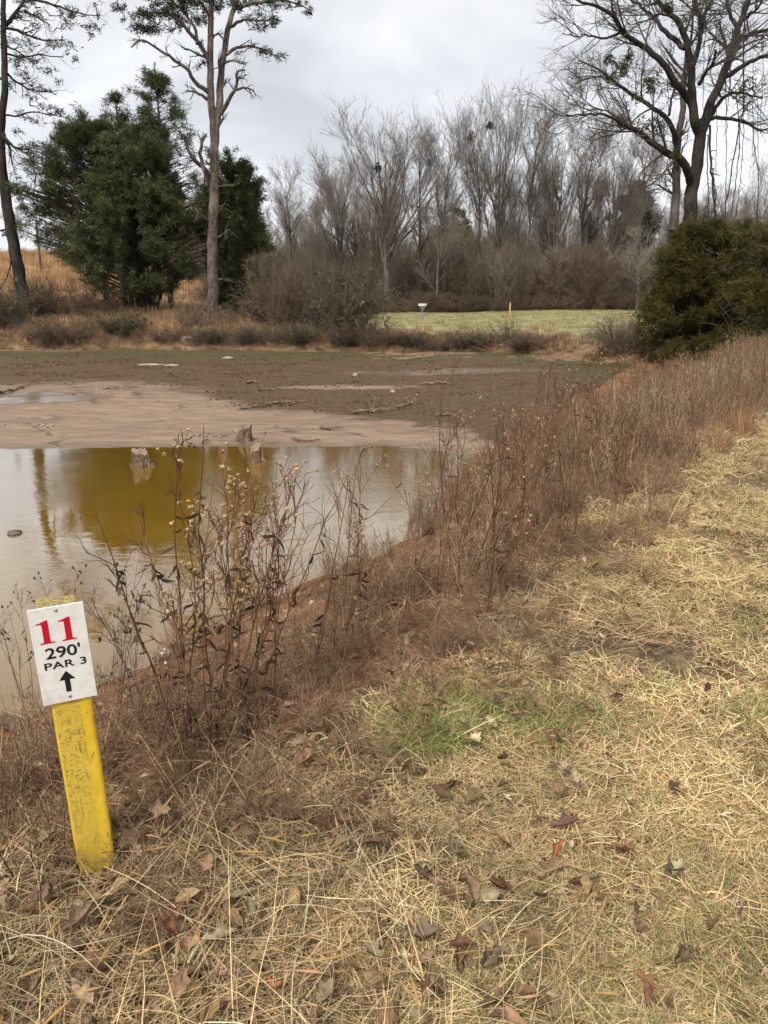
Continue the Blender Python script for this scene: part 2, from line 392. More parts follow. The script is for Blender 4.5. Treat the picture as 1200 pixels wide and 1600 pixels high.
clay = t.mix(t.rng(nf, .45, .7, 0, .8), clay, (.13, .085, .055))
fs = zone('a_slope', nm_, .8); colr = t.mix(fs, mud, clay)
straw = t.mix(t.rng(nf, .3, .7), (.085, .056, .033), (.29, .20, .112)); straw = t.mix(t.rng(nvf, .5, .7), straw, (.42, .305, .165))
fb = zone('a_bank', nm_, .6); colr = t.mix(fb, colr, straw)
fars = t.mix(t.rng(nm_, .35, .65), (.21, .125, .075), (.37, .26, .155)); fars = t.mix(t.rng(nf, .5, .7, 0, .7), fars, (.12, .085, .05))
ff = zone('a_far', nm_, .5); colr = t.mix(ff, colr, fars)
row = t.noise(t.mapv(P, (.12, 1.1, 1)), .8, 4, .6)
mead = t.mix(t.rng(row, .38, .62), (.46, .40, .24), (.29, .30, .13)); mead = t.mix(t.rng(nf, .4, .75, 0, .5), mead, (.42, .37, .22))
fme = zone('a_meadow', nm_, .5); colr = t.mix(fme, colr, mead)
fld = t.mix(t.rng(nm_, .3, .7), (.28, .16, .08), (.48, .32, .18)); ffi = zone('a_field', nm_, .4); colr = t.mix(ffi, colr, fld)
wet = zone('a_wet', strk, .9, .42, .66); damp = t.rng(t.attr('a_damp').outputs['Fac'], 0, 1)
colr = t.mix(t.math('MULTIPLY', damp, .45), colr, t.mix(.5, colr, (.05, .035, .02)))
rough = t.math('SUBTRACT', t.rng(strk, .3, .7, .55, .9), t.math('MULTIPLY', damp, .25))
rough = t.math('MAXIMUM', t.math('SUBTRACT', rough, t.math('MULTIPLY', wet, .85)), .1)
dry = t.math('MAXIMUM', t.math('MAXIMUM', fs, fb), ff); rough = t.math('MAXIMUM', rough, t.math('MULTIPLY', dry, .9))
colr = t.mix(t.math('MULTIPLY', wet, .5), colr, t.mix(.6, colr, (.16, .13, .11)))
hb = t.math('ADD', t.math('MULTIPLY', nf, t.math('ADD', .25, t.math('MULTIPLY', t.math('MAXIMUM', fd, dry), .9))), t.math('MULTIPLY', nvf, .25))
hb = t.math('MULTIPLY', hb, t.math('SUBTRACT', 1.0, t.math('MULTIPLY', wet, .95)))
M_GROUND = t.done(colr, rough, t.bump(hb, 1.0, .09), .3)
go = bpy.data.objects.new('ground', me); me.materials.append(M_GROUND); COL.objects.link(go); tag(go, kind='structure')

# ------------------------------------------------------------------ pond water
wx = np.linspace(-34, 8, 60); wy = np.linspace(2.5, 19.5, 30); WX, WY = np.meshgrid(wx, wy)
iw = np.arange(WX.size).reshape(WX.shape)
mb = MB(); mb.add(np.c_[WX.ravel(), WY.ravel(), np.full(WX.size, WATER)], np.stack([iw[:-1, :-1], iw[:-1, 1:], iw[1:, 1:], iw[1:, :-1]], -1).reshape(-1, 4))
t = NT('muddy_water'); P = t.pos()
r1 = t.noise(t.mapv(P, (1.0, 2.2, 1), rot=(0, 0, .25)), 2.6, 3, .55, .3); r2 = t.noise(t.mapv(P, (1.3, 2.4, 1), rot=(0, 0, -.3)), 9, 3, .6, .4)
gust = t.rng(t.noise(P, .28, 3), .25, .75)
hgt = t.math('ADD', t.math('MULTIPLY', r1, .6), t.math('MULTIPLY', t.math('MULTIPLY', r2, gust), .45))
bmp = t.bump(hgt, t.rng(gust, 0, 1, .02, .065), .10)
siltw = t.mix(t.rng(t.noise(P, .35, 3), .35, .65), (.195, .104, .008), (.24, .138, .015))
M_WATER = t.done(siltw, .03, bmp, .5); t.b.inputs['IOR'].default_value = 1.45; t.b.inputs['Coat Weight'].default_value = 1.0; t.b.inputs['Coat IOR'].default_value = 1.6; t.b.inputs['Coat Roughness'].default_value = .02; t.t.links.new(bmp, t.b.inputs['Coat Normal'])
wo = mb.build('pond_water', M_WATER); tag(wo, kind='structure')

# ------------------------------------------------------------------ sign post
post_xy = (-0.842, 1.91); PZ = hz(*post_xy)
sp = thing('sign_post', 'yellow painted wooden post leaning slightly, carrying a white hole sign with red numerals', 'sign post', (*post_xy, PZ), math.radians(22)); sp.rotation_euler[1] = math.radians(-1.8)
PW, PH = 0.050, 0.836 - PZ
def box_bm(x0, x1, y0, y1, z0, z1, bev, seg=2, cuts=0):
    import bmesh
    bm = bmesh.new(); bmesh.ops.create_cube(bm, size=1)
    for v in bm.verts: v.co = ((x0 + x1) / 2 + v.co.x * (x1 - x0), (y0 + y1) / 2 + v.co.y * (y1 - y0), (z0 + z1) / 2 + v.co.z * (z1 - z0))
    if bev: bmesh.ops.bevel(bm, geom=list(bm.edges), offset=bev, segments=seg, affect='EDGES', profile=.5)
    return bm
def bm_obj(name, bm, mat, parent=None, smooth=False):
    me = bpy.data.meshes.new(name); bm.to_mesh(me); bm.free(); me.materials.append(mat)
    if smooth: me.polygons.foreach_set('use_smooth', [True] * len(me.polygons))
    o = bpy.data.objects.new(name, me); COL.objects.link(o)
    if parent is not None: o.parent = parent
    return o
import bmesh
t = NT('worn_yellow_paint'); O = t.obj()
g = t.noise(t.mapv(O, (1, 1, .05)), 150, 5, .75, .2); hcr = t.noise(t.mapv(O, (.35, .35, 1.3)), 230, 3, .7, .3); big = t.noise(O, 14, 3)
xs = t.n('ShaderNodeSeparateXYZ', {0: O})
wornx = t.math('MULTIPLY', t.rng(xs.outputs['X'], -.052, -.04), t.rng(xs.outputs['X'], .012, .03, 1, 0))
wornz = t.math('MULTIPLY', t.rng(xs.outputs['Z'], .10, .30, .35, 1), t.rng(xs.outputs['Y'], -.05, -.03, 1, .25))
crk = t.math('ADD', t.math('MULTIPLY', t.rng(hcr, .54, .64), t.rng(t.noise(O, 45, 4, .7), .42, .56)), t.math('MULTIPLY', t.rng(g, .54, .64), t.rng(t.noise(O, 30, 3, .6), .40, .58)), True)
wear = t.math('MULTIPLY', t.math('MULTIPLY', crk, wornx), t.math('MULTIPLY', wornz, t.rng(big, .25, .6)))
wear = t.math('ADD', wear, t.math('MULTIPLY', t.rng(t.noise(t.mapv(O, (1, 1, .35)), 70, 5, .75), .56, .70), .55), True)
yel = t.mix(t.rng(big, .3, .7), (.72, .47, .02), (.80, .56, .05)); yel = t.mix(t.math('MULTIPLY', wornx, .35), yel, (.55, .42, .12))
colp = t.mix(t.math('MULTIPLY', wear, .85), yel, (.10, .08, .045))
topd = t.rng(xs.outputs['Z'], PH - .012, PH - .004)
colp = t.mix(t.math('MULTIPLY', topd, t.rng(g, .35, .6)), colp, (.13, .12, .13))
M_POST = t.done(colp, .62, t.bump(t.math('SUBTRACT', t.math('MULTIPLY', g, .4), wear), .6, .004), .3)
bm = box_bm(-PW, PW, -PW * .9, PW * .9, -.35, PH, .007, 2)
bmesh.ops.subdivide_edges(bm, edges=[e for e in bm.edges if abs(e.verts[0].co.z - e.verts[1].co.z) > .5], cuts=24)
for v in bm.verts:
    k = 1 + .012 * math.sin(v.co.z * 21 + v.co.x * 30); v.co.x *= k; v.co.y *= 1 + .01 * math.sin(v.co.z * 13)
    if v.co.z > PH - .02: v.co.z += -.012 * (v.co.x / PW) * 0 + .004 * math.sin(v.co.x * 90)
bm_obj('post', bm, M_POST, sp)
t = NT('white_sign_panel'); O = t.obj()
gr = t.noise(O, 24, 6, .7); sp1 = t.noise(O, 120, 3, .7)
edge = t.n('ShaderNodeSeparateXYZ', {0: O})
colw = t.mix(t.rng(gr, .42, .72, 0, .55), (.80, .79, .77), (.55, .53, .50)); colw = t.mix(t.rng(sp1, .68, .76, 0, .6), colw, (.30, .28, .25))
colw = t.mix(t.math('MULTIPLY', t.rng(t.noise(t.mapv(O, (1, 1, .3)), 16, 5, .7), .5, .68), t.rng(edge.outputs['Z'], -.09, -.16, 0, .35)), colw, (.42, .40, .34))
M_PLATE = t.done(colw, .4, spec=.4)
TW, TH_ = .0795, .1545
pl = bm_obj('sign_plate', box_bm(-TW, TW, -.003, .003, -TH_, TH_, .0012, 1), M_PLATE, sp)
pl.location = (-.001, -PW * .9 - .0045, PH - .131); pl.scale = (.85, 1, .885); pl.rotation_euler = (0, math.radians(-.4), 0)
tag(pl, 'white rectangular sign with 11 in red, 290\' PAR 3 in black and an upward arrow')
def flat_mat(name, c):
    t = NT(name); n = t.noise(t.obj(), 70, 4, .7)
    return t.done(t.mix(t.rng(n, .6, .8, 0, .35), c, tuple(min(1, x + .12) for x in c)), .5, spec=.3)
M_RED = flat_mat('red_lettering', (.55, .004, .025)); M_BLK = flat_mat('black_lettering', (.012, .012, .014))
def poly_plate(name, polys, mat, parent, y=-.0034, th=.0005):
    bm = bmesh.new()
    for pts in polys:
        f = bm.faces.new([bm.verts.new((x, y, z)) for x, z in pts])
        r = bmesh.ops.extrude_face_region(bm, geom=[f])
        for v in r['geom']:
            if isinstance(v, bmesh.types.BMVert): v.co.y -= th
    bmesh.ops.recalc_face_normals(bm, faces=list(bm.faces))
    return bm_obj(name, bm, mat, parent)
# old-style serif 1
ONE = [(-.30, .0), (.34, .0), (.34, .045), (.20, .06), (.155, .085), (.155, 1.0), (.06, 1.0), (-.06, .955), (-.20, .915), (-.36, .90), (-.36, .855), (-.17, .845), (-.125, .82), (-.125, .085), (-.17, .06), (-.30, .045)]
for cxx in (-.0385, .0245):
    poly_plate('numeral', [[(cxx + x * .066, .043 + z * .0735) for x, z in ONE]], M_RED, pl)
def text(name, s, size, x, z, sx, mat, parent, bold=.0, sp_=1.0):
    cu = bpy.data.curves.new(name, 'FONT'); cu.body = s; cu.size = size; cu.align_x = 'CENTER'; cu.offset = bold; cu.space_character = sp_; cu.extrude = .0003
    o = bpy.data.objects.new(name, cu); COL.objects.link(o)
    bpy.context.view_layer.update()
    me = bpy.data.meshes.new_from_object(o.evaluated_get(bpy.context.evaluated_depsgraph_get()))
    bpy.data.objects.remove(o); bpy.data.curves.remove(cu)
    me.transform(Matrix(((sx, 0, 0, x), (0, 0, -1, -.0037), (0, 1, 0, z), (0, 0, 0, 1))))
    me.materials.clear(); me.materials.append(mat)
    q = bpy.data.objects.new(name, me); COL.objects.link(q); q.parent = parent; return q
text('lettering', "290'", .0485, .002, -.0060, 1.27, M_BLK, pl, .0007)
text('lettering', "PAR 3", .0315, .003, -.0405, 1.50, M_BLK, pl, .0004, 1.06)
poly_plate('arrow', [[(-.0075, -.122), (.0075, -.122), (.0075, -.082), (.0235, -.082), (0, -.053), (-.0235, -.082), (-.0075, -.082)]], M_BLK, pl)
t = NT('dull_steel'); M_STEEL = t.done(t.mix(t.rng(t.noise(t.obj(), 300, 3), .4, .6), (.28, .27, .26), (.5, .49, .47)), .45); t.b.inputs['Metallic'].default_value = .8
for zz in (.142, -.138):
    bm = bmesh.new(); bmesh.ops.create_uvsphere(bm, u_segments=14, v_segments=8, radius=.0052)
    for v in bm.verts: v.co = (v.co.x, -.003 + v.co.y * .55, zz + v.co.z)
    bm_obj('screw', bm, M_STEEL, pl, True)

# ------------------------------------------------------------------ disc golf basket and stake on the meadow
t = NT('galvanised_steel'); M_GALV = t.done((.42, .44, .47), .45); t.b.inputs['Metallic'].default_value = .6
t = NT('cream_band'); M_BAND = t.done(t.mix(t.rng(t.noise(t.obj(), 6, 4), .5, .7, 0, .4), (.80, .78, .72), (.55, .5, .42)), .5)
bp = at_y(660, 502, 56); bz = hz(bp[0], bp[1])
bk = thing('disc_golf_basket', 'metal chain basket with a cream top band standing on the green meadow', 'disc golf basket', (bp[0], bp[1], bz - .02))
def ring(mb, r, z, tr, n=28, col=(1, 1, 1)):
    a = np.linspace(0, 2 * math.pi, n + 1); tubes(mb, np.c_[r * np.cos(a), r * np.sin(a), np.full(n + 1, z)], np.full(n + 1, tr), 5, col)
mb = MB(); tubes(mb, np.array([[0, 0, -.3], [0, 0, .7], [0, 0, 1.42]]), np.full(3, .026), 10); mb.build('pole', M_GALV, bk)
mb = MB()
a = np.linspace(0, 2 * math.pi, 37); c_, s_ = np.cos(a), np.sin(a)
for r0, sgn in ((.30, 1), (.292, -1)):
    V = np.r_[np.c_[r0 * c_, r0 * s_, np.full(37, 1.24)], np.c_[r0 * c_, r0 * s_, np.full(37, 1.385)]]; k = np.arange(36)
    mb.add(V, np.stack([k, k + 1, k + 38, k + 37], 1)[:, ::sgn])
ring(mb, .298, 1.24, .010, 36); ring(mb, .298, 1.385, .010, 36); mb.build('band', M_BAND, bk)
mb = MB()
for k in range(6):
    A = k * math.pi / 3; tubes(mb, np.array([[0, 0, 1.36], [.28 * math.cos(A), .28 * math.sin(A), 1.36]]), np.full(2, .008), 5)
mb.build('spokes', M_GALV, bk)
mb = MB()
for r_, n_, dz in ((.26, 16, 0), (.15, 10, .04)):
    for k in range(n_):
        A = 2 * math.pi * k / n_; u = np.linspace(0, 1, 9); rr_ = r_ * (1 - u) ** 1.4 + .045
        tubes(mb, np.c_[rr_ * np.cos(A), rr_ * np.sin(A), 1.35 - u * (.56 - dz)], np.full(9, .009), 4)
mb.build('chains', M_GALV, bk)
mb = MB()
for z_, r_ in ((.55, .30), (.62, .325), (.70, .335), (.76, .335)): ring(mb, r_, z_, .009, 32)
for k in range(20):
    A = 2 * math.pi * k / 20; tubes(mb, np.array([[.335 * math.cos(A), .335 * math.sin(A), .76], [.30 * math.cos(A), .30 * math.sin(A), .55], [.03 * math.cos(A), .03 * math.sin(A), .54]]), np.full(3, .007), 4)
mb.build('tray', M_GALV, bk)
t = NT('faded_yellow_paint'); M_STAKE = t.done(t.mix(t.rng(t.noise(t.obj(), 14, 4), .4, .65), (.60, .46, .13), (.42, .34, .16)), .8)
bp = at_y(795, 510, 52); mb = MB(); tubes(mb, np.array([[0, 0, -.3], [0, 0, .5], [.01, 0, 1.32], [.01, 0, 1.36]]), np.array([.062, .062, .06, .045]), 4)
o = mb.build('marker_stake', M_STAKE); o.location = (bp[0], bp[1], hz(bp[0], bp[1])); o.rotation_euler = (0, .03, .7)
tag(o, 'thin yellow wooden stake at the meadow edge beyond the basket', 'stake')

# ------------------------------------------------------------------ stumps, driftwood, rocks, pale stones on the mud
def stump(loc, r, h, lean, label, seed, flare=1.7):
    rng = np.random.default_rng(seed); o = thing('tree_stump', label, 'stump', loc, rng.uniform(0, 6))
    n, K = 40, 10; a = np.linspace(0, 2 * math.pi, n, endpoint=False)
    lob = 1 + .10 * np.sin(a * 5 + rng.uniform(0, 6)) + .07 * np.sin(a * 8 + 1) + .05 * rng.normal(size=n)
    V = []
    for k in range(K):
        u = k / (K - 1); rr = r * (1 + (flare - 1) * (1 - u) ** 2.2) * (1 + (lob - 1) * (1.5 - u))
        top = h * (1 + .16 * np.sin(a + 2) + .06 * np.sin(a * 3 + seed) + .05 * rng.normal(size=n)) if k == K - 1 else np.full(n, h)
        V.append(np.c_[rr * np.cos(a) + lean[0] * u, rr * np.sin(a) + lean[1] * u, -.15 + u * (top + .15)])
    V = np.concatenate(V); idx = np.arange(n * K).reshape(K, n)
    Q = np.stack([idx[:-1], np.roll(idx[:-1], -1, 1), np.roll(idx[1:], -1, 1), idx[1:]], -1).reshape(-1, 4)
    m_ = MB(); m_.add(V, Q); m_.build('trunk', M_STUMP, o)
    m_ = MB(); top = V[idx[-1]] + [0, 0, .002]; c = top.mean(0) - [0, 0, .012]
    inner = c + (top - c) * .5 + rng.normal(size=(n, 3)) * [.003, .003, .008]
    VV = np.r_[top, inner, c[None]]; k = np.arange(n); k2 = (k + 1) % n
    m_.add(VV, np.stack([k, k2, k2 + n, k + n], 1), np.stack([k + n, k2 + n, np.full(n, 2 * n)], 1)); m_.build('cut_top', M_CUT, o, False)
    m_ = MB()
    for q in range(5):
        A = rng.uniform(0, 6.28); p = np.array([[math.cos(A) * r * 1.2, math.sin(A) * r * 1.2, .07], [math.cos(A) * r * 1.9, math.sin(A) * r * 1.9, -.01], [math.cos(A + .3) * r * 2.7, math.sin(A + .3) * r * 2.7, -.08]])
        tubes(m_, smooth_path(p, 7), np.linspace(r * .22, r * .07, 7), 6)
    m_.build('root_flare', M_STUMP, o)
    return o
t = NT('cut_wood'); v = t.obj()
M_CUT = t.done(t.mix(t.rng(t.noise(v, 30, 5, .7), .3, .7), (.20, .14, .095), (.46, .36, .26)), .9, t.bump(t.noise(v, 60, 4), .5, .01))
w1 = on_water(225, 727); stump((w1[0], w1[1], WATER - .05), .15, .32, (.06, .0), 'pale flat-topped stump standing in the pond with its reflection below', 1, 2.8)
w2 = on_water(400, 722); stump((w2[0], w2[1], WATER - .05), .11, .32, (.16, .02), 'leaning stump at the pond waterline behind the tall weed', 2, 2.7)
g1 = ground(379, 690); stump((g1[0], g1[1], g1[2] - .05), .13, .36, (.10, .02), 'small broken stump on the bare silt just past the waterline', 3, 2.6)
g1 = ground(901, 628); stump((g1[0], g1[1], g1[2] - .05), .22, .55, (.05, 0), 'grey old stump half hidden by weeds at the foot of the bank', 4, 1.8)
w3 = on_water(22, 834)
t = NT('wet_stone'); M_STONE = t.done(t.mix(t.rng(t.noise(t.obj(), 9, 5), .35, .65), (.05, .042, .033), (.17, .14, .11)), .4, t.bump(t.noise(t.obj(), 20, 4), .6, .02))
def lump(name, loc, size, mat, label, cat, seed, group=None):
    rng = np.random.default_rng(seed); bm = bmesh.new(); bmesh.ops.create_icosphere(bm, subdivisions=3, radius=1)
    off = rng.uniform(0, 90)
    for v in bm.verts:
        c = v.co; n = float(fbm(np.array([c.x * 1.6 + off]), np.array([c.y * 1.6 + c.z * 1.3 + off]), seed)[0]); v.co = c * (.7 + .6 * n)
        v.co.x *= size[0]; v.co.y *= size[1]; v.co.z *= size[2]
    o = bm_obj(name, bm, mat, None, True); o.location = loc; return tag(o, label, cat, group)
lump('rock', (w3[0], w3[1], WATER), (.10, .10, .05), M_STONE, 'dark wet rock barely above the water by the pine reflection', 'rock', 5)
t = NT('pale_stone'); M_PALE = t.done(t.mix(t.rng(t.noise(t.obj(), 5, 5), .35, .65), (.26, .21, .155), (.50, .44, .36)), .85, t.bump(t.noise(t.obj(), 12, 4), .7, .04))
for i, (px, py, sx, sz, lb) in enumerate([(235, 570, .6, .045, 'long flat pale stone on the mossy mud below the cedars'), (268, 571, .35, .04, 'flat white stone beside the long pale one below the cedars'),
        (292, 533, .35, .24, 'pale stone in the dry grass at the foot of the main pine'), (356, 560, .25, .07, 'small white rock below the shore grass by the pine'),
        (555, 587, .10, .08, 'small round pale stone on dark mud'), (613, 613, .10, .07, 'tiny white stone among the driftwood'), (418, 456, .42, .34, 'pale boulder in the brush past the pine')]):
    p = ground(px, py); lump('stone', (p[0], p[1], p[2] + sz * .2), (sx, .3, sz), M_PALE, lb, 'stone', 20 + i)
def stick(pix, rpx, label, name='driftwood_branch', mat=None, cat='branch', twigs=3, lift=.03, K=14, tip=.35, seed=0, off=None):
    """a fallen branch lying along the ground through the given photo points"""
    P = np.array([ground(a, b) for a, b in pix]); P[:, 2] = height(P[:, 0], P[:, 1]) + lift
    if off is not None: P[:, 2] += np.array(off)
    d = np.linalg.norm(P[0] - CAM); r = rpx * 1.35 * d / FPX / 2; P[:, 2] += r * .6
    c = P[0].copy(); P = smooth_path(P - c, K, r * (.12 if rpx > 15 else .35))
    m_ = MB(); R = np.linspace(r, r * tip, K) * (1 + (.03 if rpx > 15 else .12) * RNG.normal(size=K)); R[0] *= .8
    tubes(m_, P, R, 7)
    if twigs:
        P2, R2 = spawn(P[None], R[None], twigs, .2, .9, .8, lambda t: np.full(len(t), r * 14), 5, .25, .02, .5, 0, .3); tubes(m_, P2, R2, 5)
    o = m_.build(name, mat or M_DRIFT); o.location = c; return tag(o, label, cat)
stick([(415, 634), (450, 630), (489, 628)], 3.2, 'long thin pale stick lying across the dark mud')
stick([(375, 641), (400, 637), (440, 630)], 2.6, 'thin grey stick lying end to end with the long pale one')
stick([(548, 648), (580, 645), (618, 642)], 4, 'driftwood branch on the dark mud beside its forked root', twigs=4)
stick([(620, 640), (640, 633), (655, 628)], 3, 'forked driftwood root at the thin end of a mud branch', twigs=6)
stick([(680, 652), (700, 650), (716, 653)], 3.4, 'short pale driftwood piece on the mud by the weed tops', twigs=2)
stick([(500, 670), (520, 673), (540, 671)], 3.4, 'short dark branch lying on the pale silt', mat=M_STUMP)
stick([(455, 688), (475, 692), (500, 690)], 3, 'low dark stick at the silt edge near the waterline', mat=M_STUMP)
stick([(655, 603), (690, 600), (712, 603)], 3, 'pale branch lying on dark clods below the meadow', twigs=5)
stick([(0, 616), (25, 610), (50, 602)], 4, 'grey pole lying beside the wet puddle', twigs=0)
stick([(385, 601), (395, 598), (402, 601)], 3.5, 'stubby pale stick on the dark mud below the brush', twigs=1)
stick([(405, 612), (418, 610), (430, 612)], 2.6, 'short thin stick on the mud under the stubby one', twigs=1)
stick([(272, 1023), (310, 1005), (365, 985), (395, 975)], 12, 'long bare pale limb on the red clay slope behind the tall weed', twigs=2, lift=.03)
stick([(340, 990), (365, 975), (400, 958), (428, 940)], 11, 'shorter pale limb lying above the long one on the clay', twigs=2, lift=.04)
stick([(240, 1040), (270, 1028), (310, 1020)], 8, 'pale limb end low on the clay beside the pond edge', twigs=1, lift=.03)
stick([(-20, 1118), (25, 1146), (70, 1178), (105, 1196)], 15.5, 'thick grey fallen log end behind the yellow post', name='fallen_log', mat=M_STUMP, cat='log', twigs=0, lift=.02, tip=.7)
stick([(290, 1100), (330, 1075), (380, 1050)], 6, 'grey crooked stick in the weeds right beside the tall weed stalks', mat=M_GREYBARK, lift=.12)
stick([(45, 540), (60, 530), (78, 521)], 5, 'grey dead branch propped in shore grass by the leaning pine', mat=M_GREYBARK, lift=.25, twigs=5)
p = at_y(67, 445, 78); mb = MB(); mb_h = hz(p[0], p[1])
tubes(mb, np.array([[0, 0, -.5], [0, 0, 2], [.03, 0, 5.2]]), np.array([.11, .11, .09]), 8); 
o = mb.build('utility_pole', M_GREYBARK); o.location = (p[0], p[1], mb_h); tag(o, 'thin grey pole standing in the orange field beyond the trees', 'pole')

# ------------------------------------------------------------------ trees
def limb(px_pts, Y, w0, w1, root, K=14, dy=0.0, dy2=None, jit=0.02):
    """a limb through photo points, at depth Y bending dy metres towards (-) or away (+) along its length, in tree coordinates"""
    n = len(px_pts); P = []
    for i, (a, b) in enumerate(px_pts):
        u = i / (n - 1); P.append(at_y(a, b, Y + dy * u) - root)
    P = smooth_path(P, K, jit); R = np.linspace(w0, w1, K) * Y / FPX / 2
    return P, R
def add_limbs(mb, L, sides=8, col=(1, 1, 1)):
    for P, R in L: tubes(mb, P, R, sides, col)
def stackl(L, K):
    return np.stack([smooth_path(np.c_[P], K) for P, R in L]), np.stack([np.interp(np.linspace(0, 1, K), np.linspace(0, 1, len(R)), R) for P, R in L])

def needle_tufts(mb, C, D, n, L, W, col_base, spread=.9):
    """C (M,3) tuft centres, D (M,3) directions; n blades each"""
    M = len(C); c = np.repeat(C, n, 0); d = nrm(np.repeat(D, n, 0) * .55 + RNG.normal(size=(M * n, 3)) * spread)
    l = L * U(.6, 1.2, M * n); st = c + RNG.normal(size=c.shape) * L * .25
    P = np.stack([st, st + d * (l * .5)[:, None], st + d * l[:, None] - np.array([0, 0, .06]) * l[:, None]], 1)
    Wd = W * U(.7, 1.2, (M * n, 1)) * np.array([[.7, 1, .3]])
    tint = np.repeat(vary(col_base, M, .22, .08), n, 0) * (1 + .12 * RNG.normal(size=(M * n, 1)))
    ribbons(mb, P, Wd, None, np.clip(tint, .004, 1))

# --- the main pine: bare trunk, forked top, dead limbs, flat needle pads
Z = lambda pts: [(a * .4167, b * .4167) for a, b in pts]
PINE_G = (.038, .050, .022)
PY = 49.0
base = at_y(333, 500, PY); base[2] = hz(base[0], base[1])
pine = thing('pine_tree', 'tall pine with bare pale trunk, forked top and dead side limbs beside the dark cedars', 'tree', tuple(base))
tr = [limb(Z([(800, 1240), (798, 1130), (797, 1000), (800, 800), (806, 620), (800, 480), (790, 350), (788, 200), (790, 100), (796, -20), (806, -160)]), PY, 1, 1, base, 40)]
tr[0] = (tr[0][0], np.interp(np.linspace(0, 1, 40), [0, .04, .12, .45, .6, .75, 1], [22, 18, 16, 13.5, 11, 9, 6]) * PY / FPX / 2)
tr[0][0][0, 2] = -.4
tr.append((lambda q: (q[0], q[1]))(limb(Z([(806, 540), (815, 440), (825, 370), (830, 270), (845, 170), (862, 80), (890, 0), (930, -110)]), PY, 12, 5, base, 24, .8)))
m_ = MB(); add_limbs(m_, tr, 14); m_.build('trunk', M_PINE, pine)
dead = [limb(Z([(828, 430), (852, 385), (875, 345), (890, 305), (885, 280), (900, 264), (917, 262)]), PY, 7, 2.2, base, 16, -1.5),
        limb(Z([(880, 338), (910, 330), (938, 334), (960, 360)]), PY - .8, 4, 1.2, base, 10, -.6),
        limb(Z([(886, 300), (900, 293), (914, 294)]), PY - 1, 3.5, 1.5, base, 6, -.2),
        limb(Z([(780, 345), (735, 312), (705, 265), (640, 215), (575, 172), (530, 152), (492, 178)]), PY, 6.5, 1.6, base, 18, -2.5),
        limb(Z([(545, 160), (515, 148), (500, 150)]), PY - 2.1, 2.2, 1, base, 6, -.3), limb(Z([(640, 215), (625, 195), (620, 178)]), PY - 1.6, 2.4, 1, base, 6, .2),
        limb(Z([(776, 372), (745, 350), (695, 340)]), PY, 5, 1.8, base, 8, -1.0),
        limb(Z([(778, 690), (770, 640), (735, 605), (712, 575), (690, 520), (668, 490)]), PY, 9, 2.0, base, 14, -1.6),
        limb(Z([(765, 640), (752, 580), (755, 540), (772, 505)]), PY - .6, 6, 4, base, 10, -.4),
        limb(Z([(782, 215), (745, 205), (712, 188), (680, 174)]), PY, 4, 1.6, base, 8, -1.2), limb(Z([(790, 240), (745, 160), (700, 110), (650, 60), (560, 45)]), PY, 7, 2, base, 14, -1.8),
        limb(Z([(740, 165), (728, 100), (690, 50), (650, 10), (600, -30)]), PY - .8, 5, 1.6, base, 12, 1.0),
        limb(Z([(848, 205), (880, 182), (920, 172), (980, 185), (1040, 213)]), PY, 5, 1.4, base, 12, 1.2), limb(Z([(842, 235), (870, 228), (918, 240)]), PY, 4, 1.4, base, 7, -1),
        limb(Z([(862, 100), (900, 78), (960, 75), (1030, 82)]), PY + .6, 5, 1.4, base, 12, -1.5), limb(Z([(885, 30), (940, 15), (1010, 5), (1090, 5), (1155, 35)]), PY + .6, 6, 1.5, base, 14, 1.5),
        limb(Z([(790, 60), (760, 20), (730, -20)]), PY, 5, 1.5, base, 8, -1), limb(Z([(800, 140), (815, 128), (835, 140)]), PY, 3, 2, base, 6, .3),
        limb(Z([(818, 700), (850, 697), (895, 690)]), PY - .3, 2.2, 1, base, 6, -.6), limb(Z([(778, 825), (750, 795), (735, 765)]), PY - .3, 3.5, 1.2, base, 7, -.7),
        limb(Z([(820, 890), (845, 870), (865, 860)]), PY - .3, 4, 1.4, base, 6, -.7), limb(Z([(820, 1047), (840, 1046)]), PY - .3, 3, 2, base, 4, -.5), limb(Z([(820, 775), (850, 765)]), PY - .3, 2.4, 1, base, 4, -.5),
        limb(Z([(823, 470), (835, 450), (838, 436)]), PY - .2, 3, 1, base, 4, -.3), limb(Z([(830, 340), (845, 305), (847, 296)]), PY, 3.5, 1.5, base, 5, -.4), limb(Z([(828, 270), (820, 240), (822, 222)]), PY, 4, 2, base, 5, -.5)]
m_ = MB(); add_limbs(m_, dead, 7); Pd, Rd = stackl(dead, 12); P2, R2 = spawn(Pd, Rd, 6, .25, 1, .8, lambda t: .7 * np.ones_like(t), 5, .22, .03, .5, .008, .4); tubes(m_, P2, R2, 4); P3, R3 = spawn(P2, R2, 3, .2, 1, .7, lambda t: .3 * np.ones_like(t), 4, .2, .02, .6, .006, .5); tubes(m_, P3, R3, 3); m_.build('limbs', M_PINE, pine)
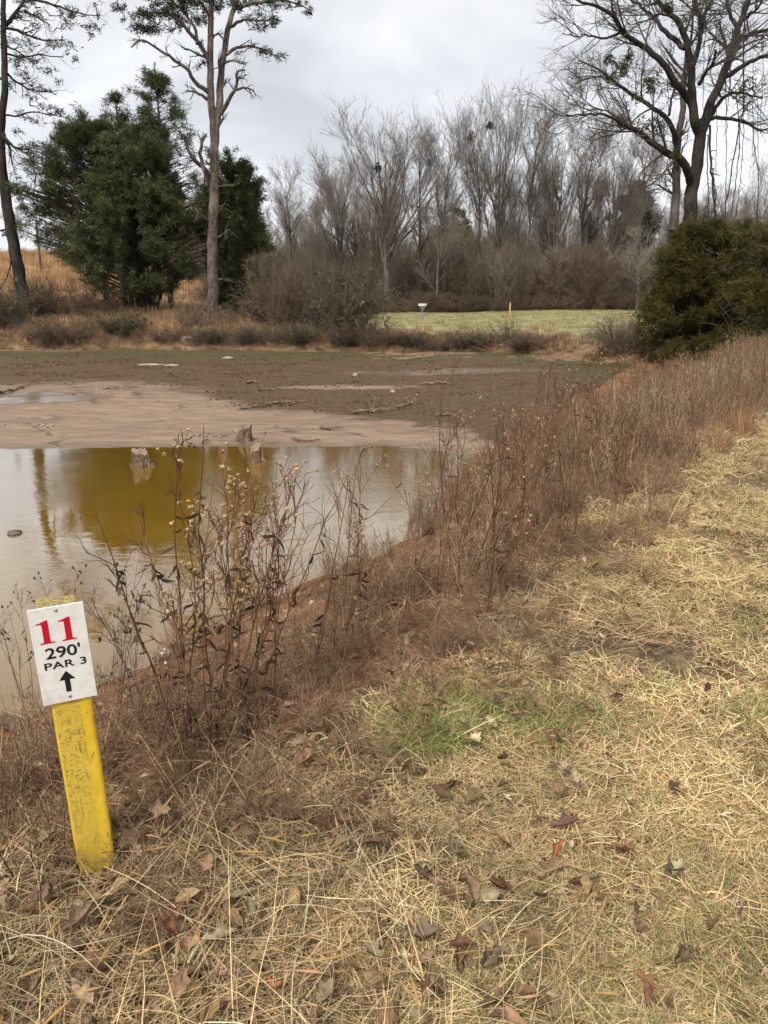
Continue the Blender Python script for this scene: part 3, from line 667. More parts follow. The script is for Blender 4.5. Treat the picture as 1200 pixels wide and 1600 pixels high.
def pads(root, Y, ells, dens, col, L=.24, W=.036, dep=2.4, n=9, wood=M_PINE, parent=None, tw=4, dens_noise=True):
    C, D, TW = [], [], []
    for (cx_, cy_, rx, ry) in ells:
        k = max(6, int(dens * rx * ry)); a = U(0, 2 * math.pi, k); q = np.sqrt(U(0, 1, k))
        nclump = max(2, k // 7); cc = np.c_[U(-1, 1, nclump), U(-1, 1, nclump), U(-1, 1, nclump)]; cc = cc[(np.linalg.norm(cc, axis=1) < 1.1)]
        if len(cc) == 0: cc = np.zeros((1, 3))
        o = cc[RNG.integers(0, len(cc), k)] + RNG.normal(size=(k, 3)) * .26
        Yc = Y + U(-dep, dep)
        c0 = at_y(cx_, cy_, Yc) - root
        s = Yc / FPX
        pos = c0 + o * np.array([rx * s, min(rx * s, dep), ry * s])
        C.append(pos); D.append(nrm(np.c_[o[:, 0], o[:, 1], np.full(k, .35)]))
        for q_ in cc:                                         # twigs carrying each clump
            end = c0 + q_ * np.array([rx * s, min(rx * s, dep), ry * s]); st = c0 + np.array([0, 0, -ry * s * .6])
            TW.append(smooth_path(np.array([st, (st + end) / 2 + [0, 0, -.05], end]), 5, .04))
    C = np.concatenate(C); D = np.concatenate(D); m_ = MB(); needle_tufts(m_, C, D, n, L, W, col); m_.build('needles', M_FOL, parent)
    m_ = MB(); TW = np.stack(TW); tubes(m_, TW, np.linspace(.035, .012, 5)[None].repeat(len(TW), 0), 4); m_.build('twigs', wood, parent)
E = lambda L_: [(a * .4167, b * .4167, c * .4167, d * .4167) for a, b, c, d in L_]
pads(base, PY, E([(470, 60, 42, 18), (500, 95, 60, 24), (560, 60, 60, 22), (540, 110, 45, 18), (610, 95, 55, 22), (610, 40, 60, 24), (660, 70, 45, 26), (680, 20, 60, 22), (600, -5, 70, 18), (720, 50, 40, 20), (760, 20, 45, 30), (800, 0, 50, 20), (700, 30, 50, 26), (740, 5, 50, 24), (780, 40, 34, 22), (650, 95, 50, 18), (590, 75, 60, 24), (870, 20, 40, 18), (830, 10, 40, 18),
    (755, 170, 22, 14), (745, 230, 18, 22), (930, 100, 50, 16), (990, 85, 45, 18), (1020, 95, 28, 12), (930, 60, 50, 16), (1000, 185, 50, 16), (1030, 205, 30, 14), (920, 180, 35, 12), (960, 10, 60, 14), (1040, 5, 60, 16), (1110, 10, 45, 18), (1145, 40, 28, 16), (880, -20, 60, 20), (700, -60, 120, 30), (900, -80, 140, 34), (560, -50, 80, 20)]),
    .15, PINE_G, parent=pine)

# --- the leaning pine at the edge
PY2 = 50.0
base = at_y(36, 512, PY2); base[2] = hz(base[0], base[1])
pine2 = thing('pine_tree', 'slender pine leaning outward with sparse drooping needle sprays at the edge of the shore', 'tree', tuple(base))
tr = [limb(Z([(97, 1240), (86, 1120), (70, 1010), (45, 880), (22, 740), (6, 620), (4, 500), (14, 380), (18, 250), (14, 120), (12, -10), (14, -150)]), PY2, 1, 1, base, 40)]
tr[0] = (tr[0][0], np.interp(np.linspace(0, 1, 40), [0, .05, .15, .45, .6, .8, 1], [25, 20, 18, 14, 10, 8, 5]) * PY2 / FPX / 2); tr[0][0][0, 2] = -.4
m_ = MB(); add_limbs(m_, tr, 12); m_.build('trunk', M_OAK, pine2)
lim = [limb(Z(p), PY2, w0, w1, base, 12, dy) for p, w0, w1, dy in [
    ([(14, 105), (60, 112), (120, 138), (175, 152), (235, 148)], 4.5, 1.2, -1.5), ([(5, 105), (40, 75), (70, 30), (100, -20)], 7, 3, 1), ([(18, 265), (50, 300), (90, 325), (150, 345), (210, 340)], 3.5, 1, 1.5),
    ([(4, 495), (30, 530), (60, 555), (105, 560)], 6, 1.6, -1.2), ([(10, 520), (40, 560), (45, 610), (60, 650)], 3.5, 1, -.8), ([(14, 430), (60, 435), (110, 420), (190, 430), (260, 445)], 3, .8, -1), ([(60, 555), (110, 590), (130, 640), (130, 690)], 2.5, .8, -.6),
    ([(90, 40), (150, 70), (190, 95)], 3, 1, 1), ([(100, -10), (190, 15), (300, 50), (370, 60)], 4, 1, 1.5), ([(18, 200), (80, 215), (150, 205), (240, 215)], 3, 1, 1), ([(18, 170), (60, 190), (130, 240)], 3, 1, -2),
    ([(10, 560), (-40, 540), (-110, 520)], 4, 1, 1), ([(14, 300), (-60, 270), (-150, 280)], 4, 1, -1), ([(20, 860), (-20, 870), (-40, 960)], 3, 1, -1), ([(36, 900), (40, 980), (15, 1060), (0, 1080)], 2.4, .8, -1)]]
m_ = MB(); add_limbs(m_, lim, 6); Pd, Rd = stackl(lim, 12); P2, R2 = spawn(Pd, Rd, 10, .2, 1, .8, lambda t: 1.0 * np.ones_like(t), 5, .2, -.02, .5, .008, .4); tubes(m_, P2, R2, 4); P3, R3 = spawn(P2, R2, 4, .2, 1, .7, lambda t: .45 * np.ones_like(t), 4, .2, .02, .6, .006, .5); tubes(m_, P3, R3, 3); m_.build('limbs', M_OAK, pine2)
pads(base, PY2, E([(60, 20, 50, 24), (150, 10, 60, 22), (185, 45, 40, 18), (130, 60, 55, 22), (200, 100, 50, 24), (90, 90, 35, 18), (260, 50, 45, 22), (320, 40, 45, 24), (365, 55, 25, 26), (300, 80, 55, 22), (330, 140, 30, 16), (150, 150, 50, 22), (200, 170, 45, 22), (70, 150, 35, 22), (250, 190, 55, 22), (290, 210, 25, 16), (150, 205, 60, 24), (60, 230, 40, 26),
    (100, 260, 55, 22), (190, 250, 50, 20), (220, 290, 30, 18), (120, 310, 60, 22), (60, 330, 40, 22), (160, 350, 55, 22), (210, 345, 30, 14), (110, 380, 55, 20), (60, 420, 40, 20), (180, 410, 50, 18), (230, 420, 45, 20), (260, 445, 25, 14), (130, 450, 50, 16), (60, 480, 40, 18), (150, 535, 55, 18), (110, 570, 40, 20), (190, 545, 30, 12), (150, 600, 35, 16), (60, 660, 30, 16), (130, 670, 20, 22), (30, 700, 30, 20), (80, 740, 40, 18),
    (-60, 260, 80, 40), (-90, 480, 80, 40), (-50, 60, 80, 40), (-20, 180, 50, 30), (20, 870, 20, 14)]),
    .085, (.044, .056, .030), L=.2, W=.034, wood=M_OAK, parent=pine2, n=8)

# --- cedars: many rising limbs thick with sprays
def cedar(name_root, base, rows, nl, col, bark=M_CEDBARK, spray=.29, per=24, blades=10, stems=None, droop=-.05, hole=.49, seed=1, wband=.034, top_sparse=0.0, clumpy=1.0, rag=(.70, 1.13), flat=.42, lead=0, leadh=.8):
    zz = np.array([r[0] for r in rows]); rl = np.array([r[1] for r in rows]); rr = np.array([r[2] for r in rows])
    z = zz[0] + (zz[-1] - zz[0]) * U(0, 1, nl) ** .9; az = U(0, 2 * math.pi, nl)
    el = np.interp(z, zz, rl); er = np.interp(z, zz, rr); cxz = np.cos(az)
    R = np.where(cxz < 0, el, er) * np.sqrt(.35 + .65 * np.abs(cxz)) * U(*rag, nl) * (.72 + .55 * vnoise(az * 2.1 + 9, z * .9, seed))
    tip = np.c_[R * np.cos(az), R * np.sin(az) * .9, z]
    st = np.c_[np.zeros(nl), np.zeros(nl), np.maximum(z - R * .45, .3)]
    mid = (st + tip) / 2 + np.c_[np.zeros((nl, 2)), .06 * R]
    P = np.stack([st, st * .65 + mid * .35 + .0, mid, mid * .4 + tip * .6 - [0, 0, .02], tip], 1); P[:, 1:-1] += RNG.normal(size=(nl, 3, 3)) * .07
    if lead:                                     # young leaders and loose tips breaking the outline
        zq = zz[0] + (zz[-1] - zz[0]) * U(.25, 1, lead); aq = U(0, 2 * math.pi, lead); rq = np.where(np.cos(aq) < 0, np.interp(zq, zz, rl), np.interp(zq, zz, rr)) * U(.55, .95, lead)
        s0 = np.c_[rq * np.cos(aq), rq * np.sin(aq) * .8, zq - leadh * .5]; d0 = np.c_[np.cos(aq) * .45, np.sin(aq) * .45, U(.7, 1.3, lead)] * leadh * U(.6, 1.3, (lead, 1))
        P = np.concatenate([P, np.stack([s0 + d0 * u for u in (0, .25, .5, .75, 1)], 1)]); R = np.r_[R, np.full(lead, leadh * .8)]; z = np.r_[z, zq]; nl = nl + lead
    Rr = (.012 + .011 * R)[:, None] * np.linspace(1, .3, 5)[None]
    m_ = MB(); tubes(m_, P, Rr, 5); m_.build('limbs', bark, name_root)
    # sprays
    keepz = np.clip(1 - top_sparse * sstep(zz[-1] * .72, zz[-1], z), .15, 1)
    t_ = 1 - U(0, 1, (nl, per)) ** 1.4 * .72
    p, tg, _ = interp_t(P, Rr, t_)
    lat = RNG.normal(size=p.shape) * (.13 + .20 * R[:, None, None] * (1.12 - t_[..., None])) * clumpy * np.array([1, 1, flat])
    C = (p + lat).reshape(-1, 3); D = nrm(tg + np.array([0, 0, droop])).reshape(-1, 3)
    nz = .6 * vnoise(C[:, 0] * .8 + 40, C[:, 2] * 1.1 + C[:, 1] * .5, seed + 5) + .4 * vnoise(C[:, 0] * 2.2 + 40, C[:, 2] * 3 + C[:, 1] * 1.5, seed + 6)
    keep = (nz > hole) & (U(0, 1, len(C)) < np.repeat(keepz, per)); C, D = C[keep], D[keep]
    m_ = MB(); needle_tufts(m_, C, D, blades, spray, wband, col, .62); m_.build('foliage', M_FOL, name_root)
    if stems:
        m_ = MB()
        for pts, r0, r1 in stems: tubes(m_, smooth_path(np.array(pts, float), 12, .02), np.linspace(r0, r1, 12), 9)
        m_.build('trunk', bark, name_root)
def rows_px(cxp, Y, base_z, L_):
    s = Y / FPX; return [(at_y(cxp, y, Y)[2] - base_z, a * s, b * s) for y, a, b in L_][::-1]
CG = (.115, .135, .058)
Yc = 50.5; b = at_y(233, 492, Yc); b[2] = hz(b[0], b[1])
ced = thing('cedar_tree', 'broad dark cedar with a flared cluster of stems and the fullest crown', 'tree', tuple(b))
cedar(ced, b, rows_px(233, Yc, b[2], [(200, 8, 10), (210, 30, 26), (230, 54, 44), (270, 78, 68), (310, 92, 80), (360, 102, 90), (400, 106, 92), (425, 98, 80), (440, 84, 62), (450, 50, 36)]), 520, CG,
      bark=M_OAK, stems=[[(dx, 0, -.3), (dx * 1.6, .1, 1.0), (dx * 3.2, .2, 2.6), (dx * 4, .2, 5)] and ([(dx, dyy, -.3), (dx * 1.8, dyy, .7), (dx * 3.6, dyy * 1.5, 2.2), (dx * 5, dyy, 5.0)], .17, .06) for dx, dyy in ((-.28, .1), (-.12, -.1), (.02, .1), (.15, -.1), (.26, .05))] + [([(0, 0, -.2), (0, 0, 4), (.1, 0, 8), (-.2, 0, 11)], .22, .03)], seed=3, top_sparse=.3, lead=45, leadh=1.0)
Yc = 52.5; b = at_y(176, 480, Yc); b[2] = hz(b[0], b[1])
ced = thing('cedar_tree', 'wide spreading cedar on two dark trunks with an open low skirt toward the leaning pine', 'tree', tuple(b))
cedar(ced, b, rows_px(166, Yc, b[2], [(192, 34, 10), (204, 50, 22), (240, 78, 40), (280, 98, 48), (310, 116, 50), (345, 126, 52), (370, 110, 50), (395, 78, 46), (408, 50, 40)]), 560, CG,
      stems=[([(-.35, 0, -.3), (-.3, 0, 1.5), (-.5, 0, 4), (-.8, 0, 8)], .22, .05), ([(.75, 0, -.3), (.9, 0, 1.5), (.8, 0, 4), (1.2, 0, 11)], .20, .04)], seed=9, hole=.48, per=26, lead=50, leadh=1.0)
Yc = 53.5; b = at_y(207, 480, Yc); b[2] = hz(b[0], b[1])
ced = thing('cedar_tree', 'narrow see-through cedar tip standing out between the wide cedar and the thin pointed one', 'tree', tuple(b))
cedar(ced, b, rows_px(207, Yc, b[2], [(147, 2, 2), (158, 10, 8), (172, 20, 14), (185, 26, 18), (200, 24, 26), (215, 34, 30), (250, 40, 40), (320, 44, 44)]), 200, CG, stems=[([(0, 0, -.3), (0, 0, 6), (.1, 0, 10), (.0, 0, 13.4)], .18, .03)], seed=17, hole=.52, top_sparse=.5, per=14)
Yc = 54.5; b = at_y(268, 480, Yc); b[2] = hz(b[0], b[1])
ced = thing('cedar_tree', 'thin pointed cedar rising behind the broad cedars next to the main pine', 'tree', tuple(b))
cedar(ced, b, rows_px(268, Yc, b[2], [(96, 2, 2), (104, 10, 8), (120, 15, 14), (140, 30, 18), (152, 14, 30), (170, 22, 28), (190, 28, 40), (215, 34, 50), (250, 36, 55), (330, 50, 60), (420, 45, 55)]), 300, CG, stems=[([(0, 0, -.3), (0, 0, 6), (.1, 0, 11), (.0, 0, 15.6)], .22, .03)], seed=14, hole=.5, top_sparse=.5, per=15)
Yc = 53.0; b = at_y(368, 478, Yc); b[2] = hz(b[0], b[1])
ced = thing('cedar_tree', 'compact dark cedar on the meadow side of the main pine trunk', 'tree', tuple(b))
cedar(ced, b, rows_px(372, Yc, b[2], [(236, 18, 2), (246, 26, 10), (252, 30, 28), (270, 34, 36), (300, 42, 44), (340, 48, 52), (380, 50, 58), (410, 48, 52), (430, 42, 40), (455, 36, 28), (472, 22, 16)]), 420, (.078, .105, .042), stems=[([(0, 0, -.3), (0, 0, 3), (.1, 0, 6), (-.1, 0, 8.4)], .2, .03)], seed=22, hole=.46, lead=60, leadh=.9)
Yc = 31.5; b = at_y(1092, 560, Yc); b[2] = hz(b[0], b[1])
ced = thing('cedar_tree', 'bushy bronze green juniper at the far foot of the weedy bank', 'tree', tuple(b))
cedar(ced, b, rows_px(1092, Yc, b[2], [(362, 22, 60), (370, 36, 92), (384, 46, 112), (410, 60, 126), (450, 68, 136), (500, 74, 138), (540, 72, 130), (562, 58, 110)]), 800, (.092, .086, .024), stems=[([(0, 0, -.3), (0, 0, 2), (.2, 0, 5)], .16, .03)], spray=.22, per=30, blades=10, wband=.021, seed=31, hole=.40, droop=-.1, clumpy=.9, rag=(.6, 1.12), flat=.8, lead=200, leadh=.75)
m_ = MB(); k = 60; st = np.c_[U(-.5, 2.6, k), U(-2.6, -2.0, k), U(1.2, 4.4, k)]; en = st + np.c_[U(-1.2, 1.2, k), U(-.5, .2, k), U(-.6, .9, k)]; mi = (st + en) / 2 + RNG.normal(size=(k, 3)) * .15
PP = np.stack([st, mi, en], 1); tubes(m_, PP, np.full((k, 3), .008) * [1, .8, .4], 3, (.15, .13, .11)); P2, R2 = spawn(PP, np.full((k, 3), .006), 4, .2, .9, .8, lambda t: np.full(len(t), .5), 4, .3); tubes(m_, P2, R2, 3, (.15, .13, .11)); m_.build('dead_twigs', M_TWIG, ced)
# --- the big bare oak with vines and mistletoe
X3 = lambda pts: [(780 + .375 * a, .375 * b) for a, b in pts]
OY = 37.0; base = at_y(1082, 500, OY); base[2] = hz(base[0], base[1])
oak = thing('oak_tree', 'great bare oak with crooked limbs, hanging vines and mistletoe behind the juniper', 'tree', tuple(base))
OL = [limb(X3([(800, 1340), (800, 1100), (798, 930), (802, 800), (822, 690), (832, 600), (838, 520), (828, 500)]), OY, 26, 16, base, 24),
      limb(X3([(836, 560), (850, 530), (880, 430), (930, 320), (972, 205), (995, 120), (1035, 20), (1060, -60)]), OY, 15, 6, base, 22, .8),
      limb(X3([(836, 560), (818, 520), (808, 440), (800, 300), (780, 175), (742, 90), (690, 35), (640, -30)]), OY, 14, 5, base, 22, -1.0),
      limb(X3([(800, 300), (832, 190), (838, 80), (815, 0), (790, -60)]), OY - .4, 8, 4, base, 14, -.5), limb(X3([(838, 100), (870, 30), (900, -40)]), OY - .8, 6, 3, base, 9, 1),
      limb(X3([(808, 450), (770, 385), (735, 350), (690, 270), (635, 220), (565, 170), (508, 132), (485, 75), (425, 35), (350, 5), (290, -20)]), OY, 11, 2.6, base, 26, -3.5),
      limb(X3([(775, 200), (730, 165), (680, 120), (640, 70), (598, 35), (545, -5)]), OY - .6, 8, 3, base, 16, 2.5),
      limb(X3([(802, 770), (788, 720), (760, 670), (705, 642), (645, 602), (585, 552), (540, 526), (495, 505)]), OY, 13, 4.5, base, 22, -3.0),
      limb(X3([(495, 505), (440, 480), (380, 475), (300, 482), (225, 480)]), OY - 3, 4, 1, base, 14, -1.5), limb(X3([(540, 526), (480, 480), (420, 455), (350, 470)]), OY - 2.8, 3, 1, base, 10, .8),
      limb(X3([(508, 132), (440, 160), (385, 150), (320, 150), (260, 140)]), OY - 2, 4, 1, base, 14, 1.0), limb(X3([(485, 75), (470, 20), (480, -40)]), OY - 2.4, 4, 2, base, 9, .6),
      limb(X3([(872, 500), (900, 490), (960, 496), (1040, 516), (1092, 546), (1130, 530)]), OY + .2, 6, 2, base, 14, -2.2),
      limb(X3([(860, 510), (895, 465), (932, 412), (985, 385), (1040, 395), (1095, 412)]), OY + .2, 7, 2, base, 14, 2), limb(X3([(925, 330), (1000, 285), (1055, 252), (1120, 232), (1200, 200)]), OY + .5, 8, 3, base, 14, -1.5),
      limb(X3([(975, 190), (1010, 165), (1060, 140), (1130, 122), (1220, 90)]), OY + .6, 7, 3, base, 12, 2), limb(X3([(995, 120), (960, 50), (945, -30)]), OY + .6, 6, 3, base, 10, 1), limb(X3([(832, 350), (856, 310), (888, 262), (902, 208)]), OY - .2, 6, 3, base, 10, -1.2),
      limb(X3([(1010, 90), (1060, 50), (1110, -10)]), OY + .8, 5, 2, base, 9, -1), limb(X3([(742, 90), (700, 60), (660, 60), (600, 90), (540, 100)]), OY - 1, 4, 1, base, 11, -1.5)]
OL[0][0][0, 2] = -.5; OL[0] = (OL[0][0], np.interp(np.linspace(0, 1, 24), [0, .2, .55, 1], [34, 24, 19, 15]) * OY / FPX / 2)
m_ = MB(); add_limbs(m_, OL[:1], 14); m_.build('trunk', M_OAK, oak)
m_ = MB(); add_limbs(m_, OL[1:], 8); m_.build('limbs', M_OAK, oak)
P1, R1 = stackl(OL[1:], 14)
bc = (.11, .098, .086)
Pa, Ra = spawn(P1, R1, 10, .3, 1, .7, lambda t: 2.5 * (1.15 - .5 * t), 6, .10, .03, .45, .02, .4)
Pb, Rb = spawn(Pa, Ra, 6, .2, 1, .65, lambda t: 1.15 * np.ones_like(t), 5, .2, .02, .55, .009, .5)
Pc, Rc = spawn(Pb, Rb, 4, .1, 1, .6, lambda t: .55 * np.ones_like(t), 4, .22, .0, .6, .0055, .5)
m_ = MB(); tubes(m_, Pa, Ra, 5, bc); tubes(m_, Pb, Rb, 4, bc); tubes(m_, Pc, Rc, 3, bc); m_.build('twigs', M_TWIG, oak)
m_ = MB(); C = []
for x_, y_, r_, k in [(510, 285, 26, 60), (640, 350, 28, 60), (455, 245, 14, 26), (540, 235, 16, 24), (700, 30, 26, 40), (505, 508, 26, 46), (600, 540, 30, 30), (650, 520, 24, 24), (460, 335, 18, 20), (735, 640, 18, 24), (1000, 380, 16, 16), (1040, 350, 30, 30), (760, 100, 20, 20), (575, 405, 20, 20)]:
    c0 = at_y(*X3([(x_, y_)])[0], OY - 2) - base; s = OY / FPX * .375; C.append(c0 + RNG.normal(size=(k, 3)) * r_ * s * .55)
C = np.concatenate(C); needle_tufts(m_, C, nrm(RNG.normal(size=C.shape)), 6, .16, .04, (.075, .072, .032), .9); m_.build('mistletoe', M_FOL, oak)
VP = []
for pts, w_ in [([(1030, -20), (1022, 150), (1012, 480), (965, 720), (930, 960)], 3.2), ([(878, 520), (882, 700), (895, 860), (905, 980)], 5), ([(985, 390), (1000, 600), (985, 760), (960, 950)], 2.2), ([(940, 250), (945, 420), (948, 600), (942, 900)], 1.8), ([(860, 60), (855, 240), (850, 400), (856, 520)], 1.4), ([(905, 330), (908, 500), (902, 720)], 1.4), ([(1060, 260), (1056, 420), (1062, 640)], 1.3), ([(1100, 130), (1098, 320), (1090, 560)], 1.4), ([(870, 560), (868, 700), (870, 930)], 2.4), ([(960, 210), (958, 380), (940, 560)], 1.3), ([(1020, 290), (1015, 420), (1018, 560), (990, 900)], 1.6), ([(915, 120), (925, 260), (915, 420)], 1.2), ([(700, 330), (705, 480), (690, 590)], 1.3), ([(1075, 420), (1080, 700), (1075, 960)], 1.4), ([(890, 700), (900, 860), (890, 960)], 3)]:
    P_, R_ = limb(X3(pts), OY + U(-1.5, 1), w_ * .75, w_ * .6, base, 18, U(-.6, .6), None, .02); VP.append((P_, R_))
m_ = MB(); add_limbs(m_, VP, 4, (.06, .05, .043)); Pv, Rv = stackl(VP, 14); P2, R2 = spawn(Pv, Rv, 12, 0, 1, .9, lambda t: .5 * np.ones_like(t), 4, .3, -.15, .5, .006, .5); tubes(m_, P2, R2, 3, (.07, .06, .05)); m_.build('hanging_vines', M_TWIG, oak)
# second, broken trunk just behind
OY2 = 39.5; base = at_y(1055, 495, OY2); base[2] = hz(base[0], base[1])
oak2 = thing('dead_tree', 'slimmer bare tree with a split bark trunk standing close behind the great oak', 'tree', tuple(base))
L2 = [limb(X3([(715, 1330), (722, 1000), (738, 800), (742, 620), (762, 470), (768, 350), (775, 285), (785, 180)]), OY2, 17, 6, base, 24), limb(X3([(742, 600), (705, 500), (645, 452), (565, 402), (505, 362), (460, 325), (410, 290), (330, 250)]), OY2, 8, 1.6, base, 20, -3), limb(X3([(720, 960), (735, 860), (745, 820)]), OY2 - .3, 14, 5, base, 8, 0), limb(X3([(708, 480), (720, 400), (740, 330)]), OY2, 4, 2, base, 8, 1), limb(X3([(600, 420), (590, 330), (600, 280)]), OY2 - 1, 3, 1, base, 8, .8), limb(X3([(460, 335), (400, 320), (330, 345)]), OY2 - 2.6, 2.4, 1, base, 8, .8), limb(X3([(640, 450), (600, 470), (480, 560), (420, 570)]), OY2 - 1, 2.6, 1, base, 8, -.8)]
L2[0][0][0, 2] = -.5
m_ = MB(); add_limbs(m_, L2[:1] + L2[2:3], 10); m_.build('trunk', M_GREYBARK, oak2)
m_ = MB(); add_limbs(m_, L2[1:2] + L2[3:], 7); m_.build('limbs', M_OAK, oak2)
P1, R1 = stackl(L2[:2] + L2[3:], 14); Pa, Ra = spawn(P1, R1, 9, .4, 1, .75, lambda t: 1.7 * (1.15 - .5 * t), 6, .16, .03, .4, .014, .4)
Pb, Rb = spawn(Pa, Ra, 7, .15, 1, .7, lambda t: .9 * np.ones_like(t), 5, .2, .02, .55, .008, .5); Pc, Rc = spawn(Pb, Rb, 4, .1, 1, .65, lambda t: .5 * np.ones_like(t), 4, .22, .0, .6, .0055, .5)
m_ = MB(); tubes(m_, Pa, Ra, 4, bc); tubes(m_, Pb, Rb, 3, bc); tubes(m_, Pc, Rc, 3, bc); m_.build('twigs', M_TWIG, oak2)

# --- the bare wood beyond the meadow: a few grown forms, many individuals
WOODC = (.21, .183, .156)
def bare_tree(root, H, r, form, col=WOODC, mat=M_GREYBARK):
    """form: dome, broom, tall, pale"""
    ntop = {'dome': 7, 'broom': 8, 'tall': 6, 'pale': 5}[form]
    hf = {'dome': .62, 'broom': .55, 'tall': .9, 'pale': .8}[form]
    T = smooth_path(np.array([[0, 0, -.6], [U(-.1, .1), 0, H * .2], [U(-.3, .3), U(-.2, .2), H * hf * .6], [U(-.4, .4), U(-.3, .3), H * hf]]), 16, .04)
    TR = np.linspace(r, r * .28, 16); TR[0] *= 1.3
    m_ = MB(); tubes(m_, T, TR, 8)
    ang, up, ln, t0 = {'dome': (.60, .09, .50, .32), 'broom': (.28, .10, .60, .30), 'tall': (.55, .08, .30, .42), 'pale': (.85, .05, .36, .25)}[form]
    P1, R1 = spawn(T[None], TR[None], ntop * 3, t0, 1, ang, lambda t: H * ln * (1.25 - .6 * t), 9, .06, up * .8, .6, .0, .22, .22)
    tubes(m_, P1, R1, 5); m_.build('trunk', mat, root)
    P2, R2 = spawn(P1, R1, {'broom': 5, 'pale': 6}.get(form, 8), .2, 1, .5, lambda t: H * .17 * (1.2 - .5 * t), 6, .10, up * 1.0, .5, .016, .4, .2)
    P3, R3 = spawn(P2, R2, 6, .15, 1, .55, lambda t: H * .085 * np.ones_like(t), 5, .12, up, .6, .011, .5, .2)
    P4, R4 = spawn(P3, R3, 4, .15, 1, .5, lambda t: H * .045 * np.ones_like(t), 3, .12, up * .5, .7, .008, .6, .2)
    m_ = MB(); tubes(m_, P2, R2, 4, col); tubes(m_, P3, R3, 3, vary(col, len(P3), .12, .04)); tubes(m_, P4, R4, 3, vary(col, len(P4), .15, .05)); m_.build('crown', M_TWIG, root)
protos = {}
FORM_H = {'dome': 17.0, 'broom': 20.0, 'tall': 18.0, 'pale': 10.0}
def wood_tree(form, var, px, ytop, Y, label, group=None, H=None, wx=1.0, X=None):
    if X is None: X = at_y(px, 480, Y)[0]
    z = hz(X, Y); 
    if H is None: H = at_y(px, ytop, Y)[2] - z
    key = (form, var)
    if key not in protos:
        o = thing('bare_tree', label, 'tree', (0, 0, 0), 0, group)
        pc = (.24, .215, .185) if form == 'pale' else WOODC
        bare_tree(o, FORM_H[form], {'dome': .27, 'broom': .24, 'tall': .22, 'pale': .11}[form], form, pc, M_PALEBARK if form == 'pale' else M_GREYBARK); protos[key] = o
        zmax = max(float(np.array([v.co.z for v in c.data.vertices]).max()) for c in o.children); protos[key, 'h'] = zmax
    else:
        o = dup(protos[key], label, (0, 0, 0), 0, (1, 1, 1), group)
    s = H * (1.0 if group else 1.13) / protos[key, 'h']; o.location = (X, Y, z); o.rotation_euler = (0, 0, U(0, 6.28)); o.scale = (s * wx, s * wx, s)
    return o
M_PALEBARK = bark_mat('pale_bark', (.13, .118, .10), (.27, .25, .22), 5.0)
for form, var, px, yt, Y, wx, lb in [
    ('dome', 0, 603, 196, 79, 1.15, 'rounded bare tree with fanning limbs straight behind the brush mound'), ('broom', 0, 778, 150, 84, .9, 'tallest bare tree in the wood, a narrow broom of rising stems'),
    ('tall', 2, 742, 178, 85, .8, 'upright bare tree crowding the tall broom shaped one'), ('tall', 0, 822, 172, 86, .9, 'straight bare tree on the juniper side of the tallest one'),
    ('tall', 0, 693, 205, 83, 1.0, 'straight bare tree between the rounded tree and the tall broom'), ('tall', 1, 655, 215, 84, 1.0, 'dark thin bare tree above the basket'),
    ('dome', 1, 535, 235, 86, .9, 'bare tree filling the gap toward the compact cedar'), ('tall', 2, 455, 262, 88, 1.0, 'gaunt bare tree with crooked top just past the compact cedar'),
    ('dome', 1, 865, 205, 84, .9, 'bare tree above the brown thicket at the stake side'), ('tall', 0, 905, 190, 86, 1.1, 'slender bare tree above the brown thicket'),
    ('dome', 0, 950, 225, 82, .8, 'bare tree over the thicket next to the dark pine crown'), ('tall', 1, 990, 205, 88, 1.1, 'bare tree with the dark pine crown under it'),
    ('broom', 1, 1165, 255, 80, .8, 'bare tree showing beyond the vines of the great oak'), ('pale', 0, 683, 330, 81, 1.0, 'small pale barked tree standing in the undergrowth over the basket'),
    ('pale', 0, 508, 330, 84, .9, 'slim pale tree at the wood edge behind the brush mound'),
    ('pale', 1, 995, 365, 66, 1.0, 'little grey tree with bare trunk beside the juniper'), ('pale', 0, 860, 395, 78.5, 1.3, 'low spreading pale sapling half sunk in the brown thicket')]:
    wood_tree(form, var, px, yt, Y, lb, wx=wx)
forms = [('tall', 0), ('tall', 1), ('dome', 1), ('tall', 2), ('broom', 1), ('tall', 0), ('tall', 2)]
k = 0
for Y0, n, x0, x1, h0, h1 in [(92, 13, -16, 52, 11, 15), (103, 15, -22, 62, 12, 17), (118, 18, -30, 72, 12, 17.5), (138, 20, -44, 84, 13, 19)]:
    for i in range(n):
        f = forms[k % len(forms)]; k += 1
        x = x0 + (x1 - x0) * (i + U(.1, .9)) / n
        wood_tree(f[0], f[1], 0, 0, Y0 + U(-4, 4), 'grey leafless tree deep in the wood behind its front row', 'trees deep in the bare wood', U(h0, h1) * (.8 if x < -8 else 1), U(.8, 1.1), x)
for i in range(14):
    x = -70 + i * 4.2 + U(-1.5, 1.5); f = forms[(i * 3) % 7]
    wood_tree(f[0], f[1], 0, 0, 125 + U(-8, 8), 'small faraway bare tree on the ridge past the orange field', 'trees on the far ridge', U(5, 8), 1.1, x)
